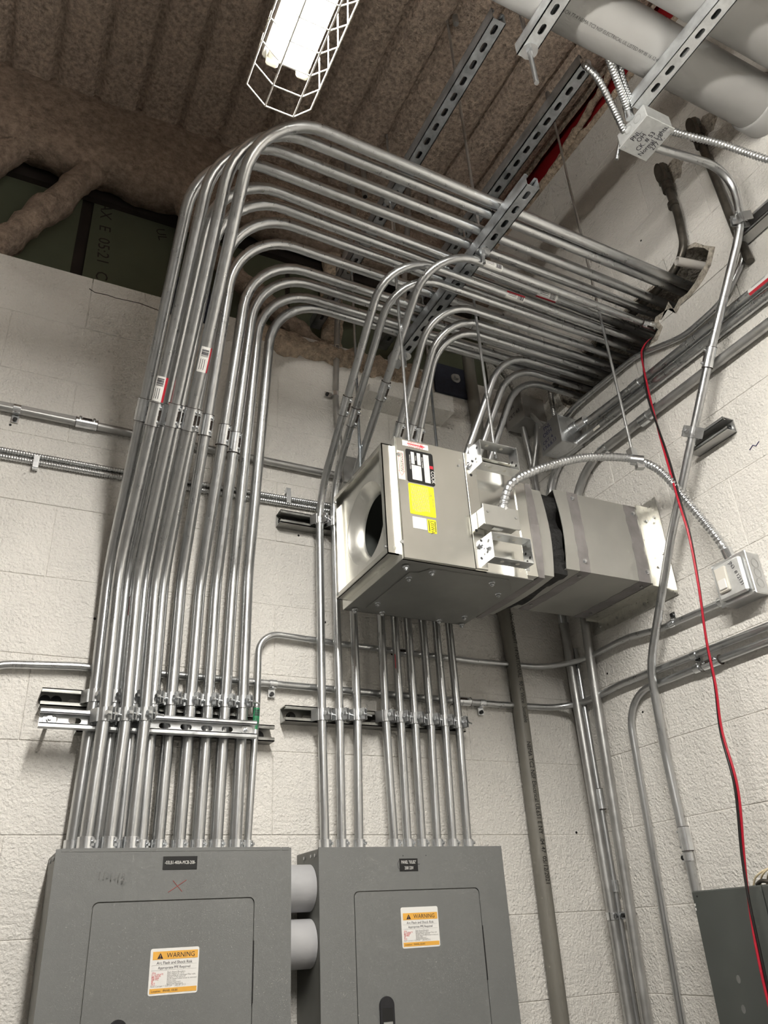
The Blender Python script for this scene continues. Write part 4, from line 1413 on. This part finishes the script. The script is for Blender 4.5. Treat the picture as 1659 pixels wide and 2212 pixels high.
sleeve(1.028, 1.072, -.497, -.188, 2.466, 2.748, 0, .004).build('outlet_collar', 'sheet_bright', duct)
sleeve(1.066, 1.121, -.490, -.196, 2.478, 2.740, .002, .012).build('collar_sleeve', 'sheet_duct', duct)
sleeve(1.064, 1.082, -.4985, -.187, 2.464, 2.7495, -.003, .008, 10).build('sealant_band', 'duct_sealant', duct)
fx = sleeve(1.115, 1.178, -.478, -.206, 2.494, 2.735, 0, 0, 14)
nd = []
for v in fx.v:
    nd.append(v + Vector((0, noise.noise(v * 28) * .012, noise.noise(v * 31 + Vector((4, 4, 4))) * .012)))
fx.v = nd
fx.build('flexible_joint', 'black_fabric', duct)
sleeve(1.168, XR - .004, DY0, DY1, DZ0, DZ1, .012, 0).build('duct_body', 'sheet_duct', duct)
for x0, x1, j in ((1.215, 1.252, .004), (1.425, 1.470, .006)):
    b = sleeve(x0, x1, DY0 - .0007, DY1 + .0007, DZ0 - .0007, DZ1 + .0007, .004, .003, 14)
    b.v = [Vector((v.x + noise.noise(Vector((v.y, v.z, x0)) * 45) * j, v.y, v.z)) for v in b.v]
    b.build('sealant_band', 'duct_sealant', duct)
for x, z in ((1.232, 2.738), (1.235, 2.540), (1.458, 2.730), (1.462, 2.541)):
    hexbolt(duct, (x, DY0 - .0007, z), (0, -1, 0), .0048, .004, 'zinc', 'screw', washer=.0062)
for x, y in ((1.232, -.465), (1.23, -.24), (1.455, -.465), (1.455, -.24)):
    hexbolt(duct, (x, y, DZ0 - .0007), (0, 0, -1), .0048, .004, 'galv_dull', 'screw')
# angle frame: legs on the duct and legs on the wall
for a in (dict(y0=-.4935, y1=-.4915, z0=2.500, z1=2.763), dict(y0=-.1945, y1=-.1925, z0=2.500, z1=2.763)):
    MB().box(1.474, XR - .001, a['y0'], a['y1'], a['z0'], a['z1']).build('duct_leg', 'sheet_spangle', duct)
MB().box(1.474, XR - .001, -.4915, -.1945, 2.7555, 2.7575).build('duct_leg', 'sheet_spangle', duct)
MB().box(1.474, XR - .001, -.4915, -.1945, 2.5055, 2.5075).build('duct_leg', 'sheet_spangle', duct)
wl = MB()
wl.poly([(-.531, 2.466), (-.150, 2.466), (-.150, 2.780), (-.531, 2.780)], [[(-.492, 2.507), (-.194, 2.507), (-.194, 2.756), (-.492, 2.756)]], .002,
        ((XR - .005, 0, 0), (0, 1, 0), (0, 0, 1)))
wl.build('wall_leg', 'sheet_spangle', duct)
for x, z in ((1.504, 2.712), (1.511, 2.563)):
    hexbolt(duct, (x, -.4935, z), (0, -1, 0), .0045, .004, 'zinc', 'screw')
for y, z in ((-.512, 2.72), (-.511, 2.60), (-.40, 2.485), (-.28, 2.485), (-.20, 2.485)):
    hexbolt(duct, (XR - .005, y, z), (-1, 0, 0), .0045, .004, 'galv_dull', 'screw')

# ------------------------------------------------------------------ panelboards
def panelboard(x0, x1, name, label):
    t = thing('panelboard', ((x0 + x1) / 2, 0, .5), label, 'electrical panel', 'panelboards')
    MB().bevbox(x0 + .002, x1 - .002, -.146, -.001, .5, 1.848, .002).build('enclosure', 'panel_side', t)
    return t


PW = [(0.0, .508, .082, .423, 1.750), (.576, 1.087, .662, 1.006, 1.7545)]
pl_ = panelboard(*PW[0][:2], 'a', 'left grey electrical panel labelled 03LB1 400A MCB')
pr_ = panelboard(*PW[1][:2], 'b', 'right grey electrical panel labelled PANEL 03LB2')
YF = -.1505


def rrect(x0, x1, z0, z1, r):
    o = []
    for cx, cz, a0 in ((x1 - r, z0 + r, -90), (x1 - r, z1 - r, 0), (x0 + r, z1 - r, 90), (x0 + r, z0 + r, 180)):
        for k in range(5):
            a = math.radians(a0 + 22.5 * k)
            o.append((cx + r * math.cos(a), cz + r * math.sin(a)))
    return o


for t, (x0, x1, dx0, dx1, dz) in ((pl_, PW[0]), (pr_, PW[1])):
    b = MB()
    b.poly([(x0, .5), (x1, .5), (x1, 1.85), (x0, 1.85)], [rrect(dx0, dx1, .62, dz, .012)], .0045, ((0, -.146, 0), (1, 0, 0), (0, 0, 1)))
    b.build('trim', 'panel_grey', t)
    g = .0022
    b = MB()
    b.poly(rrect(dx0 + g, dx1 - g, .62 + g, dz - g, .011), [], .0045, ((0, -.1462, 0), (1, 0, 0), (0, 0, 1)))
    dr = b.build('door', 'panel_grey', t)
    MB().box(dx0 - .004, dx1 + .004, -.1458, -.1455, .615, dz + .004).build('door_gap', 'black', t)
    # hinge slot on the right edge
    MB().box(dx1 - .0022, dx1 + .0012, YF - .0003, -.146, dz - .20, dz - .085).build('hinge', 'black', t)
    # latch at the left of the door
    lx, lz = dx0 + .071, (1.5435 if t is pl_ else 1.5405)
    o = []
    for k in range(13):
        a = math.radians(180 * k / 12)
        o.append((lx + .0175 * math.cos(a), lz - .0175 + .0175 * math.sin(a)))
    o += [(lx - .0175, lz - .15), (lx + .0175, lz - .15)]
    la = MB().poly(o, [], .006, ((0, YF, 0), (1, 0, 0), (0, 0, 1))).build('latch', 'black_plastic', dr)
    MB().box(lx - .013, lx + .013, YF - .0062, YF - .0060, lz - .058, lz - .022).build('recess', 'black', t)
    MB().bevbox(lx - .0115, lx + .0115, YF - .0085, YF - .006, lz - .10, lz - .048, .001).build('lock_plate', 'galv', t)
    MB().cyl((lx, YF - .0085, lz - .067), (lx, YF - .011, lz - .067), .008, 18).build('lock', 'zinc', t)
    for yy in (-.125, -.10, -.055):
        hexbolt(t, (x0 + .0018, yy, 1.835), (-1, 0, 0), .004, .0025, 'galv', 'screw')
# turned lip with corner notches on the left panel
lip = MB()
lip.box(.010, .026, -.1512, -.146, 1.8445, 1.851)
lip.box(.030, .482, -.1512, -.146, 1.8445, 1.8515)
lip.box(.486, .502, -.1512, -.146, 1.8445, 1.851)
lip.build('top_lip', 'panel_grey', pl_)

EX, EZ = (1, 0, 0), (0, 0, 1)


def warn(parent, x0, z0, w, h_, loc, tilt=0.0, topw=.0):
    ex, ez = Vector((math.cos(tilt), 0, math.sin(tilt))), Vector((-math.sin(tilt), 0, math.cos(tilt)))
    o = Vector((x0, YF - .0002, z0))
    lbp = plate('warning_label', o, ex, ez, w, h_, 'white_label', parent, .0004, .004)
    P_ = lambda u, v, d=.0006: o + ex * u + ez * v + Vector((0, -d, 0))
    hb = h_ - topw
    plate('header', P_(.005, hb - .020), ex, ez, w - .0075, .0145, 'orange_label', lbp, .0002)
    plate('footer', P_(.003, .0035), ex, ez, w - .005, .0085, 'orange_label', lbp, .0002)
    MB().poly([(0, 0), (.012, 0), (.006, .0105)], [], .0002, (P_(.014, hb - .0185, .0008), ex, ez)).build('triangle', 'ink', lbp)
    text('print', '!', .009, P_(.0187, hb - .0178, .001), ex, ez, 'orange_label', lbp)
    text('print', 'WARNING', .0125, P_(.033, hb - .0172, .0008), ex, ez, 'ink', lbp, squeeze=.95)
    text('print', 'Arc Flash and Shock Risk', .0075, P_(w / 2, hb - .0285), ex, ez, 'ink', lbp, 'CENTER', .95)
    text('print', 'Appropriate PPE Required', .0068, P_(w / 2, hb - .0370), ex, ez, 'ink', lbp, 'CENTER', .9)
    rows = ['Flash Hazard Boundary', 'Flash Hazard at  18 in', 'Nonmelting or Untreated Fiber with', 'Weight >= 4.5 oz/sq yd', 'Shock Hazard when cover is removed',
            'Glove Class', 'Limited Approach', 'Restricted Approach']
    left = ['18 in', '< 1.2 cal/cm^2', 'Site Specific', 'PPE Level', '208 VAC', '00', '42 in', '12 in']
    st = (hb - .0415 - .0145) / 9.0
    for k in range(8):
        zz = hb - .0445 - st * k
        text('print', rows[k], .0046, P_(.036, zz), ex, ez, 'grey_print', lbp, squeeze=.85)
        text('print', left[k], .0046, P_(.005, zz), ex, ez, 'red_print', lbp, squeeze=.85)
    text('print', 'Fault Current = 0.59 kA     July 30 2015', .0046, P_(.004, hb - .0445 - st * 8), ex, ez, 'grey_print', lbp, squeeze=.95)
    text('print', 'Location:   PANEL ' + loc, .0052, P_(.006, .0058, .0009), ex, ez, 'ink', lbp)
    for zz in (hb - .030, hb - .0392):
        plate('rule', P_(.004, zz), ex, ez, w - .008, .0003, 'grey_print', lbp, .0001)


dl = [c for c in pl_.children if c.name.startswith('door') and 'gap' not in c.name][0]
dr2 = [c for c in pr_.children if c.name.startswith('door') and 'gap' not in c.name][0]
warn(pl_, .206, 1.578, .0995, .0825, '03LB1')
warn(pr_, .782, 1.631, .1005, .0855, '03LB2', 0.0, .007)
tg = plate('name_plate', (.2175, YF, 1.808), EX, EZ, .0735, .026, 'black', pl_, .0012)
text('print', '-03LB1-400A-MCB-208-', .0098, (.2543, YF - .0013, 1.8185), EX, EZ, 'white_label', tg, 'CENTER', .68)
tg = plate('name_plate', (.786, YF, 1.795), EX, EZ, .050, .028, 'black', pr_, .0012)
text('print', 'PANEL "03LB2"', .0105, (.811, YF - .0013, 1.8115), EX, EZ, 'white_label', tg, 'CENTER', .60)
text('print', '208/120V', .0105, (.811, YF - .0013, 1.7985), EX, EZ, 'white_label', tg, 'CENTER', .60)
MB().tube([(.785, YF - .0003, 1.819), (.7815, YF - .0003, 1.812), (.782, YF - .0003, 1.803), (.785, YF - .0003, 1.8)], .0005, 5).build('pen_mark', 'ink', pr_)
MB().tube([(.836, YF - .0003, 1.8105), (.8415, YF - .0003, 1.8102)], .0005, 5).build('pen_mark', 'ink', pr_)
for x in (.797, .861):
    MB().cyl((x, YF, 1.8295), (x, YF - .0004, 1.8295), .0012, 8).build('hole', 'black', pr_)
for a, b in (((.233, 1.764), (.270, 1.787)), ((.2415, 1.7865), (.262, 1.765))):
    MB().tube([(a[0], YF, a[1]), (b[0], YF, b[1])], .0008, 5).build('pen_mark', 'red_marker', pl_)
text('handwriting', '11-1-12', .020, (.085, YF - .0001, 1.793), (1, 0, .05), (.25, 0, 1), 'faint_pencil', pl_, squeeze=.9)

# nipples joining the two panels
for z, lab in ((1.768, 'upper fat grey nipple joining the two panels'), (1.653, 'lower fat grey nipple joining the two panels')):
    tag(MB().tube([(.5065, -.085, z), (.577, -.085, z)], .0508, 36).build('pipe_nipple', 'nipple_grey'), lab, 'pipe', 'nipples between the panels')

# ------------------------------------------------------------------ dark cabinet at lower right
cab = thing('dark_cabinet', (1.48, -.85, .9), 'dark grey cabinet at the lower right corner', 'cabinet')
MB().bevbox(1.434, XR, -1.25, -.433, .9, 1.716, .002).build('enclosure', 'box_dark_grey', cab)
MB().bevbox(1.430, 1.434, -.640, -.435, .9, 1.714, .001).build('cover', 'box_dark_grey', cab)
MB().bevbox(1.424, 1.434, -1.25, -.648, .9, 1.714, .002).build('door', 'box_dark_grey', cab)
for y, z in ((-.519, 1.533), (-.514, 1.476)):
    o = [(.0055 * math.cos(2 * PI * k / 18), .0085 * math.sin(2 * PI * k / 18)) for k in range(18)]
    MB().poly(o, [], .0004, ((1.430, y, z), (0, -1, 0), (0, 0, 1))).build('paint_spot', 'galv_dull', cab)
for z in (1.686, 1.677):
    MB().box(1.4292, 1.4305, -.4395, -.4365, z - .003, z + .003).build('slot', 'white_label', cab)
MB().cyl((1.430, -.450, 1.704), (1.4293, -.450, 1.704), .0022, 10).build('hole', 'black', cab)
for k in range(3):
    pts = [(1.455 + .01 * k, -.60 - .01 * k, 1.716), (1.45, -.62 - .02 * k, 1.735 + .004 * k), (1.455, -.66 - .02 * k, 1.748 + .006 * k), (1.46, -.72, 1.74), (1.465, -.78, 1.716)]
    tag(MB().tube(spline(pts, 8), .0022, 8).build('loose_wire', 'wire_cream'), ['front', 'middle', 'rear'][k] + ' loop of cream wire on top of the dark cabinet', 'wire', 'cream wires on the cabinet')
tag(MB().tube(spline([(1.45, -.615, 1.718), (1.445, -.635, 1.724), (1.45, -.655, 1.720)], 6), .0045, 8).build('loose_wire', 'rigid_dark'),
    'short brown cable end on top of the dark cabinet', 'wire', 'cream wires on the cabinet')

# ------------------------------------------------------------------ red and black wires hanging out of the hole
WP = spline([(1.57, -.690, 3.300), (1.53, -.666, 3.290), (1.503, -.648, 3.258), (1.49, -.641, 3.213), (1.470, -.645, 3.070), (1.450, -.665, 2.934), (1.425, -.692, 2.785),
             (1.405, -.711, 2.638), (1.400, -.718, 2.537), (1.400, -.706, 2.398), (1.405, -.684, 2.270), (1.410, -.672, 2.157), (1.410, -.656, 2.048), (1.405, -.663, 1.920),
             (1.40, -.639, 1.775), (1.39, -.633, 1.673), (1.38, -.634, 1.542), (1.375, -.634, 1.40), (1.37, -.634, 1.2)], 10)
for lab, m, ph in (('red wire hanging from the broken hole', 'wire_red', 0.0), ('black wire twisted round the red one', 'wire_black', PI)):
    pts = []
    L_ = 0.0
    for i, p in enumerate(WP):
        if i:
            L_ += (p - WP[i - 1]).length
        a = ph + L_ * 8.5 + 2.3 * math.sin(L_ * 3.0) + 1.2
        pts.append(p + Vector((.0031 * math.cos(a), .0031 * math.sin(a), 0)))
    tag(MB().tube(pts, .0031, 9).build('hanging_wire', m), lab, 'wire', 'wires from the hole')

# ------------------------------------------------------------------ steel on the upper back wall
ep = thing('embed_plate', (1.194, 0, 3.43), 'dark navy steel plate with a round bolt on the upper back wall', 'plate', 'navy plates')
MB().bevbox(1.122, 1.262, -.012, 0, 3.425, 3.560, .002).build('plate', 'navy_plate', ep)
MB().cyl((1.212, -.012, 3.504), (1.212, -.016, 3.504), .020, 20).build('washer', 'galv_dull', ep)
hexbolt(ep, (1.212, -.016, 3.504), (0, -1, 0), .011, .012, 'galv_dull')
ep = thing('embed_plate', (.205, 0, 3.455), 'dark navy steel plate behind the tall conduit bends', 'plate', 'navy plates')
MB().bevbox(.142, .268, -.012, 0, 3.455, 3.615, .002).build('plate', 'navy_plate', ep)
MB().cyl((.200, -.012, 3.523), (.200, -.018, 3.523), .018, 20).build('bolt', 'galv_dull', ep)
lg = MB()
lg.poly([(.80, 3.27), (1.13, 3.27), (1.13, 3.335), (.86, 3.335), (.80, 3.30)], [], .10, ((0, 0, 0), (1, 0, 0), (0, 0, 1)))
tag(lg.build('wall_ledge', 'wall_paint'), 'small painted ledge on the back wall under the trapeze strut end', 'ledge')
